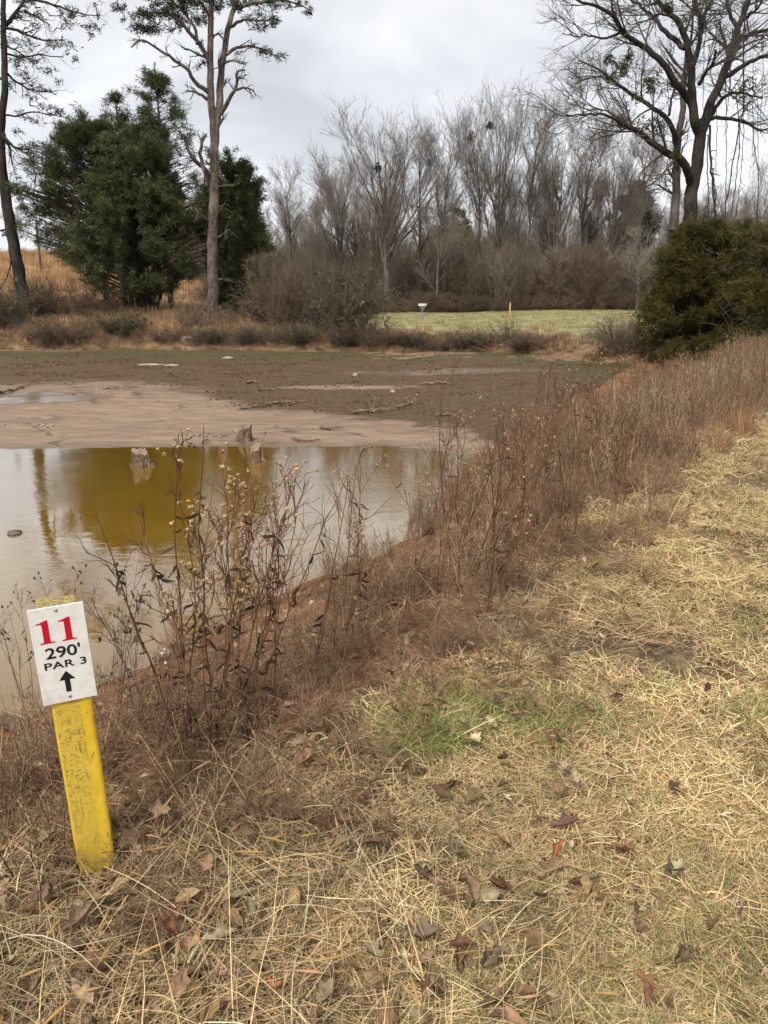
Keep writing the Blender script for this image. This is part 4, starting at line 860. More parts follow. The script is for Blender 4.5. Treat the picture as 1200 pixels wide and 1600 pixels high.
# a dark pine crown inside the wood
for px, yt, Y, lb, sc in [(983, 288, 96, 'dark green pine crown showing inside the bare wood near the great oak', 1.0), (708, 325, 108, 'dull dark evergreen half hidden in the bare wood above the basket', .9), (545, 428, 74, 'low dark green holly bush at the wood edge behind the brush mound', .5)]:
    b = at_y(px, 470, Y); b[2] = hz(b[0], b[1]); H = at_y(px, yt, Y)[2] - b[2]
    o = thing('evergreen_tree', lb, 'tree', tuple(b)); wd = 2.5 * sc
    cedar(o, b, [(H * .45 if sc > .6 else .3, wd * .5, wd * .5), (H * .65, wd, wd), (H * .82, wd * .9, wd * .9), (H, .4, .4)], 80, (.06, .068, .05), stems=[([(0, 0, -.3), (0, 0, H * .5), (0, 0, H * .95)], .2, .05)], spray=.6, wband=.12, hole=.45, seed=int(px))
# leaf nests high in the bare trees
for px, py, Y, lb in [(590, 262, 79, 'dark leaf nest high in the rounded bare tree'), (766, 196, 84, 'dark squirrel nest near the top of the tallest bare tree'), (735, 214, 85, 'small dark nest in the bare tree beside the tallest')]:
    p = at_y(px, py, Y); m_ = MB(); C = RNG.normal(size=(40, 3)) * .17; needle_tufts(m_, C, nrm(RNG.normal(size=C.shape)), 8, .22, .07, (.05, .037, .026))
    o = m_.build('leaf_nest', M_LEAF); o.location = p; tag(o, lb, 'nest')

# ------------------------------------------------------------------ scattering (only what nobody could count)
def clump_set(name, builders, mat):
    c = bpy.data.collections.new(name)
    for i, b in enumerate(builders):
        m_ = MB(); b(m_); me = m_.mesh(f'{name}_{i:02d}'); me.materials.append(mat)
        c.objects.link(bpy.data.objects.new(f'{name}_{i:02d}', me))
    return c
def scatter(name, coll, xyz, rz, sc, tilt=None, idx=None):
    n = len(xyz); me = bpy.data.meshes.new(name); me.vertices.add(n); me.vertices.foreach_set('co', np.asarray(xyz, np.float32).ravel())
    rot = np.zeros((n, 3), np.float32)
    if rz is None: rot[:] = tilt
    else:
        rot[:, 2] = rz
        if tilt is not None: rot[:, :2] = tilt
    sc = np.asarray(sc, np.float32); sc = np.repeat(sc[:, None], 3, 1) if sc.ndim == 1 else sc
    me.attributes.new('rot', 'FLOAT_VECTOR', 'POINT').data.foreach_set('vector', rot.ravel())
    me.attributes.new('scl', 'FLOAT_VECTOR', 'POINT').data.foreach_set('vector', sc.ravel())
    idx = RNG.integers(0, len(coll.objects), n) if idx is None else idx
    me.attributes.new('idx', 'INT', 'POINT').data.foreach_set('value', idx.astype(np.int32))
    o = bpy.data.objects.new(name, me); COL.objects.link(o)
    g = bpy.data.node_groups.new(name, 'GeometryNodeTree')
    g.interface.new_socket('Geometry', in_out='INPUT', socket_type='NodeSocketGeometry'); g.interface.new_socket('Geometry', in_out='OUTPUT', socket_type='NodeSocketGeometry')
    N, L = g.nodes, g.links
    gi, go_ = N.new('NodeGroupInput'), N.new('NodeGroupOutput'); ip = N.new('GeometryNodeInstanceOnPoints'); ci = N.new('GeometryNodeCollectionInfo')
    ci.inputs['Collection'].default_value = coll; ci.inputs['Separate Children'].default_value = True; ci.inputs['Reset Children'].default_value = True
    def na(nm, ty):
        q = N.new('GeometryNodeInputNamedAttribute'); q.data_type = ty; q.inputs['Name'].default_value = nm
        return [s for s in q.outputs if s.enabled and s.name == 'Attribute'][0]
    L.new(gi.outputs[0], ip.inputs['Points']); L.new(ci.outputs[0], ip.inputs['Instance']); ip.inputs['Pick Instance'].default_value = True
    L.new(na('idx', 'INT'), ip.inputs['Instance Index'])
    er = N.new('FunctionNodeEulerToRotation'); L.new(na('rot', 'FLOAT_VECTOR'), er.inputs[0]); L.new(er.outputs[0], ip.inputs['Rotation'])
    L.new(na('scl', 'FLOAT_VECTOR'), ip.inputs['Scale']); L.new(ip.outputs[0], go_.inputs[0])
    md = o.modifiers.new('scatter', 'NODES'); md.node_group = g
    return tag(o, kind='stuff')
def put(x, y, lift=0.0): return np.c_[x, y, height(x, y) + lift]
def wedge(n, r0, r1, a0=-38, a1=38, p=None):
    """points thinning with distance from the path"""
    r = r0 * (r1 / r0) ** U(0, 1, n); a = np.radians(U(a0, a1, n)); return r * np.sin(a), r * np.cos(a)

def blades(mb, n, rad, L, W, lean, droop, cols, K=5, heading=None, hj=3.14, zmin=.004, p=None):
    a = U(0, 6.283, n); q = rad * np.sqrt(U(0, 1, n)); b = np.c_[q * np.cos(a), q * np.sin(a), np.zeros(n)]
    az = U(0, 6.283, n) if heading is None else heading + RNG.normal(size=n) * hj
    el = np.radians(U(lean[0], lean[1], n)); l = U(L[0], L[1], n) / (K - 1); P = [b]; cur = b.copy(); dr = np.radians(U(droop[0], droop[1], n)); daz = RNG.normal(size=n) * .25
    for k in range(K - 1):
        cur = cur + np.c_[np.cos(el) * np.cos(az), np.cos(el) * np.sin(az), np.sin(el)] * l[:, None]
        cur[:, 2] = np.maximum(cur[:, 2], zmin * (1 + U(0, 3, n))); P.append(cur.copy()); el = el - dr; az = az + daz
    P = np.stack(P, 1); Wd = U(W[0], W[1], n)[:, None] * np.linspace(1, .25, K)[None]
    side = nrm(np.c_[-np.sin(az), np.cos(az), RNG.normal(size=n) * .5])
    ribbons(mb, P, Wd, side, pick(cols, n, .16, .04, p)); return P
STRAW = [(.76, .575, .31), (.70, .50, .245), (.80, .66, .40), (.54, .37, .19), (.29, .195, .11)]
PSTR = [.3, .25, .18, .16, .11]
GREEN = [(.16, .22, .05), (.23, .29, .08), (.31, .33, .13)]
PR = .36                                      # radius of a grass patch
STRAWB = STRAW + [(.34, .25, .165), (.40, .30, .20), (.22, .155, .10)]
def straw_patch(g, flat=0):
    def f(m_):
        blades(m_, 430, PR, (.03, .12), (.003, .006), (-2, 42 - 20 * flat), (-2, 26), STRAW, 4, p=PSTR); blades(m_, 80, PR, (.03, .12), (.003, .0065), (-4, 30), (-2, 20), STRAWB[5:], 4); blades(m_, 60, PR, (.10, .22), (.0026, .0046), (-2, 16), (-3, 10), STRAW, 5, p=PSTR)
        blades(m_, 30 + g, PR, (.04, .12), (.0022, .0042), (25, 75), (5, 22), GREEN, 4)
    return f
C_LAWN = clump_set('lawn_patch', [straw_patch(0), straw_patch(10, 1), straw_patch(-12), straw_patch(6), straw_patch(20, 1), straw_patch(-8, 1), straw_patch(50), straw_patch(80)], M_GRASS)
def long_patch(fox):
    def f(m_):
        blades(m_, 100, PR, (.14, .34), (.0024, .0052), (-2, 24), (-2, 11), STRAWB, 6); blades(m_, 440, PR, (.03, .14), (.0026, .0062), (-4, 30), (-4, 20), [(.36, .25, .15), (.48, .36, .21), (.22, .15, .095)], 4)
        blades(m_, 8, PR, (.25, .45), (.0026, .0046), (3, 45), (2, 11), STRAW[:3], 7)
        P = blades(m_, 4 * fox, PR * .8, (.28, .45), (.002, .0028), (8, 50), (2, 14), STRAW, 7, p=PSTR)
        for q in P[:2 * fox]: tubes(m_, np.stack([q[-2] * .8 + q[-3] * .2, q[-2] * .5 + q[-1] * .5, q[-1]]), np.array([.0012, .0042, .0012]), 6, vary((.52, .35, .16), 1, .15)[0])
    return f
C_LONG = clump_set('long_straw_patch', [long_patch(f) for f in (1, 2, 1, 3, 2)], M_GRASS)
def green_tuft(m_): blades(m_, 52, .08, (.08, .24), (.0030, .0056), (25, 80), (6, 28), [(.13, .22, .035), (.18, .28, .055), (.24, .32, .08), (.34, .34, .14)], 6); blades(m_, 26, .12, (.1, .2), (.002, .003), (5, 60), (0, 20), STRAW, 5)
C_GREEN = clump_set('green_tuft', [green_tuft] * 3, M_GRASS)
def aligned(x, y, yaw, jit=.06):
    """rotations that lie on the ground's slope"""
    h = .12; n_ = nrm(np.c_[-(height(x + h, y) - height(x - h, y)) / (2 * h) + RNG.normal(size=len(x)) * jit, -(height(x, y + h) - height(x, y - h)) / (2 * h) + RNG.normal(size=len(x)) * jit, np.ones(len(x))])
    ex = np.c_[np.cos(yaw), np.sin(yaw), np.zeros(len(x))]; ex = nrm(ex - n_ * (ex * n_).sum(1, keepdims=True)); ey = np.cross(n_, ex)
    return np.c_[np.arctan2(ey[:, 2], n_[:, 2]), -np.arcsin(np.clip(ex[:, 2], -1, 1)), np.arctan2(ex[:, 1], ex[:, 0])]

# mown straw lawn on the bank top
n = 2500; x, y = wedge(n, 1.0, 34, -44, 44); s = s_bank(x, y); lw = sstep(.45, -.45, x) * (y < 3.4)
ok = (s < -.35 * sstep(6, 3.5, y) + .05 + .9 * (fbm(x * 1.2, y * 1.2, 71) - .5)) & (U(0, 1, n) > lw * .8) & (U(0, 1, n) < .35 + .65 * sstep(.3, .5, fbm(x * 1.7 + 9, y * 1.7, 73))); x, y = x[ok], y[ok]; r = np.hypot(x, y)
gmask = fbm(x * .9 + 4, y * .9, 77); ii_ = np.where((gmask > .53) & (U(0, 1, len(x)) < .55) & (y < 6.5), RNG.integers(6, 8, len(x)), RNG.integers(0, 6, len(x)))
o = scatter('lawn_grass', C_LAWN, put(x, y, -.006), None, np.interp(r, [1, 4, 12, 30], [.72, .9, 1.5, 2.6]) * U(.85, 1.2, len(x)), aligned(x, y, U(0, 6.28, len(x))), ii_)
tag(o, 'mown dry straw coloured grass covering the bank top', 'grass')
# long matted straw round the post and along the shoulder
n = 520; x, y = wedge(n, 1.0, 9, -50, 25); s = s_bank(x, y); lw = np.maximum(sstep(.6, -.35, x) * (y < 3.0), .6 * sstep(-1.1, -.5, s) * sstep(9, 5, y)) * np.maximum(sstep(-.1, -.55, s), sstep(2.35, 2.1, y))
ok = (s < .3) & (U(0, 1, n) < lw); x, y = x[ok], y[ok]; k = len(x)
o = scatter('matted_straw', C_LONG, put(x, y, -.006), None, U(.75, 1.05, k), aligned(x, y, U(0, 6.28, k)))
tag(o, 'long matted straw with foxtail heads around the sign post', 'grass')
gp = [ground(a, b) for a, b in [(640, 1150), (665, 1170), (690, 1140), (715, 1155), (740, 1130), (770, 1125), (650, 1120), (620, 1165), (800, 1140), (830, 1150), (700, 1180), (675, 1125), (760, 1150), (860, 1135), (1050, 1085), (870, 1095), (1160, 985), (1190, 1130), (950, 1120), (820, 1120), (780, 1160), (730, 1170), (905, 1330), (715, 1325), (975, 1165), (680, 1240), (880, 1510), (660, 1430), (690, 1460), (1085, 1460), (610, 1180), (630, 1190), (655, 1185), (690, 1165), (720, 1140), (700, 1110), (745, 1110), (790, 1115), (840, 1165)]]
gp = np.array(gp); q = len(gp); gx_ = gp[:, 0] + RNG.normal(size=q) * .03; gy_ = gp[:, 1] + RNG.normal(size=q) * .03
scl = .92 * np.r_[U(.8, 1.2, 22), U(.3, .5, 8), U(.8, 1.15, q - 30)]
o = scatter('green_grass_tufts', C_GREEN, put(gx_, gy_, -.005), U(0, 6.28, q), scl); tag(o, 'fresh green grass tufts growing through the straw', 'grass')

# weeds on the bank side: fine stems, arching tangles, twiggy clumps
BRN = [(.25, .142, .082), (.19, .11, .067), (.37, .24, .145), (.14, .088, .058), (.53, .41, .26)]
def seeds_at(m_, P, r, frac, col):
    tip = P[:, -1]; tip = tip[U(0, 1, len(tip)) < frac]
    if len(tip): blobs(m_, tip, U(.6, 1.25, len(tip)) * r, .3, .9, vary(col, len(tip), .2, .05))
def weed_stems(m_, n=12, H=(.4, 1.15), rad=.28, seed_r=.0065):
    a = U(0, 6.28, n); q = rad * np.sqrt(U(0, 1, n)); b = np.c_[q * np.cos(a), q * np.sin(a), np.full(n, -.05)]
    h = U(*H, n); d = nrm(np.c_[RNG.normal(size=(n, 2)) * .22, np.ones(n)]); P = [b]; cur = b
    for k in range(7): d = nrm(d + RNG.normal(size=(n, 3)) * .06 + [0, 0, .02]); cur = cur + d * (h / 7)[:, None]; P.append(cur)
    P = np.stack(P, 1); R = np.linspace(.0052, .0022, 8)[None].repeat(n, 0) * U(.6, 1.3, (n, 1)); tubes(m_, P, R, 4, pick(BRN, n, .3))
    P2, R2 = spawn(P, R, 7, .4, .98, .6, lambda t: .28 * (1.3 - t), 5, .14, .08, .6, .0017, .6); tubes(m_, P2, R2, 3, pick(BRN, len(P2), .2))
    P3, R3 = spawn(P2, R2, 3, .3, 1, .6, lambda t: .08 * np.ones_like(t), 3, .15, .05, .7, .0014, .7); tubes(m_, P3, R3, 3, pick(BRN, len(P3), .2))
    seeds_at(m_, P3, seed_r * .8, .25, (.46, .35, .22)); seeds_at(m_, P2, seed_r, .3, (.42, .30, .18))
    lf, _, _ = interp_t(P, R, U(.15, .9, (n, 5))); lf = lf.reshape(-1, 3); d2 = nrm(np.c_[RNG.normal(size=(len(lf), 2)), -np.abs(RNG.normal(size=len(lf))) * .8]); l = U(.02, .06, (len(lf), 1))
    ribbons(m_, np.stack([lf, lf + d2 * l * .5 + RNG.normal(size=lf.shape) * .006, lf + d2 * l + RNG.normal(size=lf.shape) * .01], 1), np.array([[.003, .008, .002]]) * U(.6, 1.3, (len(lf), 1)), None, pick([(.10, .06, .04), (.16, .10, .06)], len(lf), .2))
def weed_tangle(m_): 
    blades(m_, 84, .32, (.25, .7), (.003, .0064), (15, 80), (4, 24), [(.31, .165, .085), (.25, .135, .075), (.46, .31, .18), (.18, .108, .067), (.68, .53, .32), (.60, .45, .26)], 7, zmin=.01)
def weed_grey(m_):
    n = 14; a = U(0, 6.28, n); b = np.c_[.25 * np.cos(a) * U(0, 1, n), .25 * np.sin(a) * U(0, 1, n), np.full(n, -.03)]; d = nrm(np.c_[RNG.normal(size=(n, 2)) * .7, np.ones(n)]); P = [b]; cur = b
    for k in range(6): d = nrm(d + RNG.normal(size=(n, 3)) * .2 + [0, 0, -.06]); cur = cur + d * U(.06, .12, (n, 1)); P.append(cur)
    P = np.stack(P, 1); R = np.linspace(.0062, .0026, 7)[None].repeat(n, 0); g_ = [(.28, .165, .10), (.20, .12, .075), (.38, .26, .17)]
    tubes(m_, P, R, 4, pick(g_, n)); P2, R2 = spawn(P, R, 8, .1, 1, .8, lambda t: .22 * np.ones_like(t), 5, .22, .0, .6, .002, .5); tubes(m_, P2, R2, 3, pick(g_, len(P2))); P3, R3 = spawn(P2, R2, 5, .1, 1, .8, lambda t: .09 * np.ones_like(t), 3, .25, 0, .7, .0016, .6); tubes(m_, P3, R3, 3, pick(g_, len(P3)))
C_WEED = clump_set('weed_clump', [weed_stems] * 5 + [weed_tangle] * 4 + [weed_grey] * 3, M_WEED)
n = 6500; y = 1.6 * (40 / 1.6) ** U(0, 1, n); sw = U(-1.0, 4.8, n); x = np.interp(y, SH_Y, SH_X) - sw / .83
near_bare = sstep(.7, 1.5, sw) * sstep(11, 7.0, y)                       # open clay close to the pond
top_thin = sstep(.05, np.interp(y, [4, 6], [-1.1, -.6]), sw); pat = fbm(x * .8 + 20, y * .8, 83)
dens = np.where(sw > 3.4, .25, 1.0) * (1 - .90 * near_bare) * (1 - .75 * top_thin) * sstep(.2, .42, pat + .06)
dens = dens * np.interp(y, [2, 4, 10, 16], [.45, .66, .95, 1.0])
ok = (U(0, 1, n) < dens) & (height(x, y) > WATER + .05); x, y, sw = x[ok], y[ok], sw[ok]; k = len(x)
stem_p = np.interp(y, [2, 5, 8, 12], [.12, .2, .42, .5]) * np.interp(sw, [-.5, .3, 2.5], [.3, 1, .8]); u = U(0, 1, k)
wi = np.where(u < stem_p, RNG.integers(0, 5, k), np.where(u < stem_p + .42, RNG.integers(5, 9, k), RNG.integers(9, 12, k)))
ws = (1 - .3 * (near_bare[ok])) * U(.5, .95, k) * np.interp(y, [2, 6, 10, 14, 30], [.60, .72, .95, 1.05, 1.2]) * np.interp(sw, [-.9, 0, 1.2], [.4, .8, 1.0])
o = scatter('bank_weeds', C_WEED, put(x, y, -.01), U(0, 6.28, k), ws, RNG.normal(size=(k, 2)) * .12, wi); tag(o, 'tangled brown dead weeds covering the side of the bank', 'weeds')

# leaf litter
def dead_leaf(m_, L=.09, curl=1.2, col=(.2, .13, .09), lob=.3, seed=0):
    rng = np.random.default_rng(seed); n, k = 13, 5; u = np.linspace(0, 1, n)
    wv = np.sin(np.pi * np.clip(u, .02, .99) ** .8) * (1 + lob * np.sin(u * 17 + 1)) * .33 * L; wv[-1] = .001
    v = np.linspace(-1, 1, k); A = rng.uniform(.5, 1.3) * curl; bend = rng.uniform(-.8, 1.3) * curl
    X = np.zeros((n, k)); Y = np.zeros((n, k)); Zz = np.zeros((n, k))
    for i in range(n):
        th = bend * (u[i] - .5); cxv = L * (np.sin(th) / max(abs(bend), .2) if abs(bend) > .2 else u[i] - .5); czv = L * (1 - math.cos(th)) / max(abs(bend), .2) if abs(bend) > .2 else 0
        a = v * A; X[i] = cxv + v * v * .03 * L; Y[i] = wv[i] * np.sin(a) / A; Zz[i] = czv + wv[i] * (1 - np.cos(a)) / A * 1.2 + rng.normal(size=k) * .004 * L * 3
    V = np.c_[X.ravel(), Y.ravel(), Zz.ravel() + .004]; idx = np.arange(n * k).reshape(n, k)
    c = vary(col, 1, .1, .05)[0][None] * (1 - .25 * np.abs(np.tile(v, n))[:, None] * 0) * (1 + .10 * rng.normal(size=(n * k, 1)))
    m_.add(V, np.stack([idx[:-1, :-1], idx[:-1, 1:], idx[1:, 1:], idx[1:, :-1]], -1).reshape(-1, 4), col=np.clip(c, 0.004, 1))
    tubes(m_, np.array([[X[0, 2], 0, .004], [X[0, 2] - .25 * L, .03 * L, .006], [X[0, 2] - .42 * L, .02 * L, .012]]), np.array([.0016, .0012, .001]), 4, np.array(col) * .8)
LC = [(.25, .17, .10), (.32, .235, .15), (.17, .115, .07), (.27, .165, .09), (.22, .125, .07), (.36, .275, .18)]
C_LEAF = clump_set('litter_leaf', [lambda m_, i=i: dead_leaf(m_, .07, 1 + .2 * (i % 4), LC[i % 6], .12 + .13 * (i % 3), i) for i in range(12)], M_LEAF)
n = 3300; x, y = wedge(n, 1.05, 11, -46, 40); s = s_bank(x, y); prob = np.maximum(sstep(.9, -.3, x) * .75, sstep(-1.4, -.3, s)) * .75 + .20
ok = (U(0, 1, n) < prob) & (s < 2.2); x, y = x[ok], y[ok]; k = len(x)
o = scatter('leaf_litter', C_LEAF, put(x, y, 0) + np.c_[np.zeros((k, 2)), U(.015, .085, k)], U(0, 6.28, k), U(.35, 1.1, k) * np.where(x > .6, .8, 1), RNG.normal(size=(k, 2)) * .5); tag(o, 'dead grey and rust leaves caught in the dry grass', 'leaves')
for i, (px, py, L, col, lb) in enumerate([(880, 1322, .13, (0.338, 0.248, 0.17), 'big greyish curled leaf above the rust red one in the lawn'), (872, 1358, .10, (0.45, 0.118, 0.045), 'rust red crumpled leaf just below a big grey curled leaf'), (972, 1366, .085, (0.525, 0.201, 0.08), 'orange brown smooth leaf lying alone in the lawn'),
        (1050, 1396, .11, (0.375, 0.26, 0.16), 'grey brown folded leaf in the lawn past the orange brown one'), (768, 1545, .15, (0.213, 0.165, 0.115), 'large dark rolled leaf curled like a fist in the straw'), (705, 1362, .11, (0.263, 0.201, 0.14), 'grey rolled leaf in straw with a second rolled leaf below it'),
        (662, 1400, .12, (0.2, 0.153, 0.105), 'dark grey shrivelled leaf standing on edge in the straw'), (275, 1487, .13, (0.45, 0.177, 0.075), 'flat rust coloured leaf under crossing straw stalks'), (345, 1503, .12, (0.3, 0.236, 0.165), 'pale grey curled leaf beside the flat rust coloured one'),
        (125, 1475, .15, (0.312, 0.218, 0.135), 'tall brown crumpled leaf standing in long straw below the post'), (135, 1585, .13, (0.413, 0.307, 0.2), 'pale crinkled leaf at the very bottom under the post'), (535, 1312, .11, (0.375, 0.177, 0.08), 'reddish leaf pointing upward in matted straw'),
        (325, 1390, .09, (0.575, 0.33, 0.18), 'small pinkish tan leaf near the foot of the sign post'), (745, 1183, .10, (0.55, 0.389, 0.25), 'pale pink tan leaf lying by the green tuft'), (1000, 1600 - 28, .09, (0.413, 0.177, 0.07), 'small rust leaf low in the mown lawn'), (715, 1543, .10, (0.475, 0.189, 0.085), 'reddish brown flat leaf beside the large rolled one'),
        (655, 1500, .14, (0.237, 0.183, 0.12), 'long grey twisted leaf among rust leaves'), (950, 1080 - 110, .09, (0.475, 0.283, 0.15), 'tan leaf lying out on the pale lawn slope'), (430, 1588, .10, (0.375, 0.142, 0.06), 'dark red leaf at the bottom edge in the straw'), (1060, 1545, .12, (0.2, 0.142, 0.1), 'dark shrivelled leaf in the lawn beyond the rust one')]):
    p = ground(px, py); m_ = MB(); g_ = np.array(col); g_ = g_ * .55 + g_.mean() * np.array([1.2, .92, .66]) * .38; dead_leaf(m_, L * .78, 2.1, tuple(g_), .35, 100 + i); o = m_.build('fallen_leaf', M_LEAF); o.location = (p[0], p[1], hz(p[0], p[1]) + .06); o.rotation_euler = (U(-.4, .4), U(-.4, .4), U(0, 6.28)); tag(o, lb, 'leaf')

# ------------------------------------------------------------------ tall weeds by the pond, each its own plant
def weed_plant(px, py, pytop, label, spread=.25, n=5, kind='aster', lean=(0, 0), col=None, seeds=(.42, .29, .165), rs=.0075, leaves=8, side=9, name='dead_weed', r0=.005, stem_angle=.16, dens=.26):
    p = ground(px, py); p[2] = hz(p[0], p[1]); H = 1.08 * (at_y(px, pytop, p[1])[2] - p[2])
    o = thing(name, label, 'plant', tuple(p)); cols = [col] if col is not None else [(.15, .075, .042), (.20, .095, .05), (.24, .14, .085), (.11, .065, .042)]; r0 = r0 * .85
    a = U(0, 6.28, n); q = .06 * np.sqrt(U(0, 1, n)) + .01; b = np.c_[q * np.cos(a), q * np.sin(a), np.full(n, -.05)]
    h = H * U(.72, 1.0, n); h[0] = H; d = nrm(np.c_[RNG.normal(size=(n, 2)) * stem_angle + np.array(lean), np.ones(n)]); P = [b]; cur = b
    for k in range(11): d = nrm(d + RNG.normal(size=(n, 3)) * .07 + [0, 0, .04]); cur = cur + d * (h / 11)[:, None]; P.append(cur)
    P = np.stack(P, 1); R = np.linspace(r0, r0 * .3, 12)[None] * U(.7, 1.15, (n, 1))
    m_ = MB(); tubes(m_, P, R, 6, pick(cols, n, .15)); 
    P2, R2 = spawn(P, R, max(3, int(side * .72)), .42, .99, .5, lambda t: spread * (1.5 - t), 7, .12, .10, .5, .0018, .6); tubes(m_, P2, R2, 4, pick(cols, len(P2), .15))
    P3, R3 = spawn(P2, R2, 4, .3, 1, .6, lambda t: spread * .33 * np.ones_like(t), 4, .16, .06, .7, .0014, .7); tubes(m_, P3, R3, 3, pick(cols, len(P3), .15)); m_.build('stems', M_WEED, o)
    if seeds is not None:
        m_ = MB(); kb = U(0, 1, len(P2)) < dens * 1.3; T = np.concatenate([P3[np.repeat(kb, 4)][:, -1], P2[kb][:, -1]]); T = T[U(0, 1, len(T)) < .85]
        if kind == 'aster':        # open dry receptacles: small rays round a fluffy centre
            blobs(m_, T, U(.45, 1.05, len(T)) * rs, .3, .8, vary(seeds, len(T), .22, .05)); needle_tufts(m_, T, nrm(RNG.normal(size=T.shape) + [0, 0, .8]), 5, rs * 1.3, rs * .35, np.array(seeds) * 1.2, .8)
        else: blobs(m_, T, U(.6, 1.2, len(T)) * rs, .3, 1.5, vary(seeds, len(T), .2, .05))
        tag(m_.build('seed_heads_or_buds', M_SEED, o), kind='stuff')
    if leaves:
        m_ = MB(); lf, tg, _ = interp_t(P, R, U(.12, .85, (n, leaves))); lf = lf.reshape(-1, 3); k = len(lf); d2 = nrm(np.c_[RNG.normal(size=(k, 2)), -np.abs(RNG.normal(size=k)) - .2]); l = U(.03, .09, (k, 1)); K = 6; pts = [lf]; c = lf
        for j in range(K - 1): d2 = nrm(d2 + RNG.normal(size=(k, 3)) * .35); c = c + d2 * l / (K - 1); pts.append(c)
        ribbons(m_, np.stack(pts, 1), np.array([[.003, .010, .014, .012, .008, .002]]) * U(.5, 1.2, (k, 1)), None, pick([(.07, .045, .03), (.11, .07, .045), (.05, .035, .027)], k, .2)); m_.build('withered_leaves', M_LEAF, o)
    return o
weed_plant(305, 1185, 668, 'tallest dead weed by the post with dark twisted leaves and red stems', .17, 6, lean=(.03, 0), leaves=30, r0=.0065, stem_angle=.08, side=11)
weed_plant(345, 1175, 735, 'dead aster full of tan fluffy heads leaning over the pond edge', .28, 7, lean=(.10, .05), rs=.0095, r0=.005, stem_angle=.17, side=12, dens=.42)
weed_plant(390, 1150, 715, 'open dead weed with wide arching stems and small pale tips above the water', .32, 5, lean=(.20, .06), rs=.007, leaves=18, stem_angle=.12)
weed_plant(270, 1180, 880, 'short dead weed with white open flower tips hugging the tallest weed', .16, 3, seeds=(.70, .66, .58), rs=.006, lean=(-.05, 0), dens=.10)
weed_plant(480, 1080, 745, 'thin dead weed leaning hard toward the pond right after the aster', .26, 2, lean=(.34, .1), rs=.008, stem_angle=.10)
weed_plant(560, 1000, 735, 'dead weed with a spray of tan buds against the bright water', .26, 3, lean=(.05, .05), rs=.010)
weed_plant(165, 1135, 890, 'leafless grey sapling with upright twigs just behind the sign', .24, 4, 'bud', seeds=(.09, .06, .045), rs=.007, leaves=0, col=(.15, .12, .10), name='bare_sapling', lean=(.08, 0), r0=.0055)
weed_plant(236, 1150, 905, 'second grey sapling between the sign and the tallest weed', .2, 3, 'bud', seeds=(.10, .07, .05), rs=.006, leaves=4, col=(.17, .14, .12), name='bare_sapling', r0=.005, stem_angle=.08)
weed_plant(60, 1110, 915, 'low bare shoot with dark buds reaching out past the sign toward the water', .24, 4, 'bud', seeds=(.05, .035, .03), rs=.008, leaves=3, col=(.09, .06, .05), name='bare_sapling', lean=(-.12, 0))
weed_plant(640, 960, 640, 'straggling tall weed crossing the waterline with few heads', .34, 2, lean=(.15, .1), rs=.009, leaves=8)
weed_plant(740, 900, 570, 'tall leaning weed with a dark main stem standing over the mud', .40, 4, lean=(.22, .1), rs=.008, leaves=4, r0=.008)
weed_plant(800, 880, 575, 'bushy tall weed crowned with pale fluffy heads before the mud', .40, 5, lean=(.12, .1), rs=.009, leaves=4, seeds=(.50, .40, .27))
weed_plant(690, 930, 600, 'spindly weed with a single forked top beside the straggling one', .30, 3, lean=(.02, .1), rs=.007, leaves=4)
weed_plant(895, 850, 590, 'dark stalked weed rising from the brown tangle near mid bank', .34, 3, lean=(.05, .1), rs=.007, leaves=4)
weed_plant(960, 800, 640, 'dry weed on the bank shoulder where the straw lawn begins to narrow', .28, 5, rs=.007, leaves=4)
weed_plant(805, 1010 - 80, 815, 'small dark upright weed alone on the edge of the mown lawn', .10, 3, rs=.006, leaves=10, r0=.004)
weed_plant(850, 820, 600, 'forked tall stalk above the thickest part of the brown tangle', .30, 3, lean=(.08, .1), rs=.008, leaves=5, r0=.006)
weed_plant(770, 950, 690, 'leaning reddish stalk rising from the tangle before the mown lawn', .30, 3, lean=(.12, .1), rs=.008, leaves=6, r0=.006)
weed_plant(715, 870, 620, 'thin reddish stalk over the end of the water with a feathery top', .34, 4, lean=(.10, .1), rs=.008, leaves=5, r0=.006)
weed_plant(935, 760, 560, 'feathery tall weed in front of the shore stump and dark mud', .34, 4, lean=(-.02, .1), rs=.009, leaves=5, r0=.006)
for i, (px, py, pt, lb) in enumerate([(1128, 705, 640, 'orange broomsedge clump on the shoulder by the mown edge'), (1160, 690, 590, 'taller orange broomsedge clump just beyond the first')]):
    p = ground(px, py); H = at_y(px, pt, p[1])[2] - p[2]; m_ = MB(); blades(m_, 46, .10, (H * .5, H * 1.0), (.003, .006), (66, 89), (-1, 3), [(.42, .20, .08), (.52, .30, .14), (.36, .17, .08)], 6)
    o = m_.build('broomsedge_clump', M_WEED); o.location = (p[0], p[1], hz(p[0], p[1])); tag(o, lb, 'grass clump')

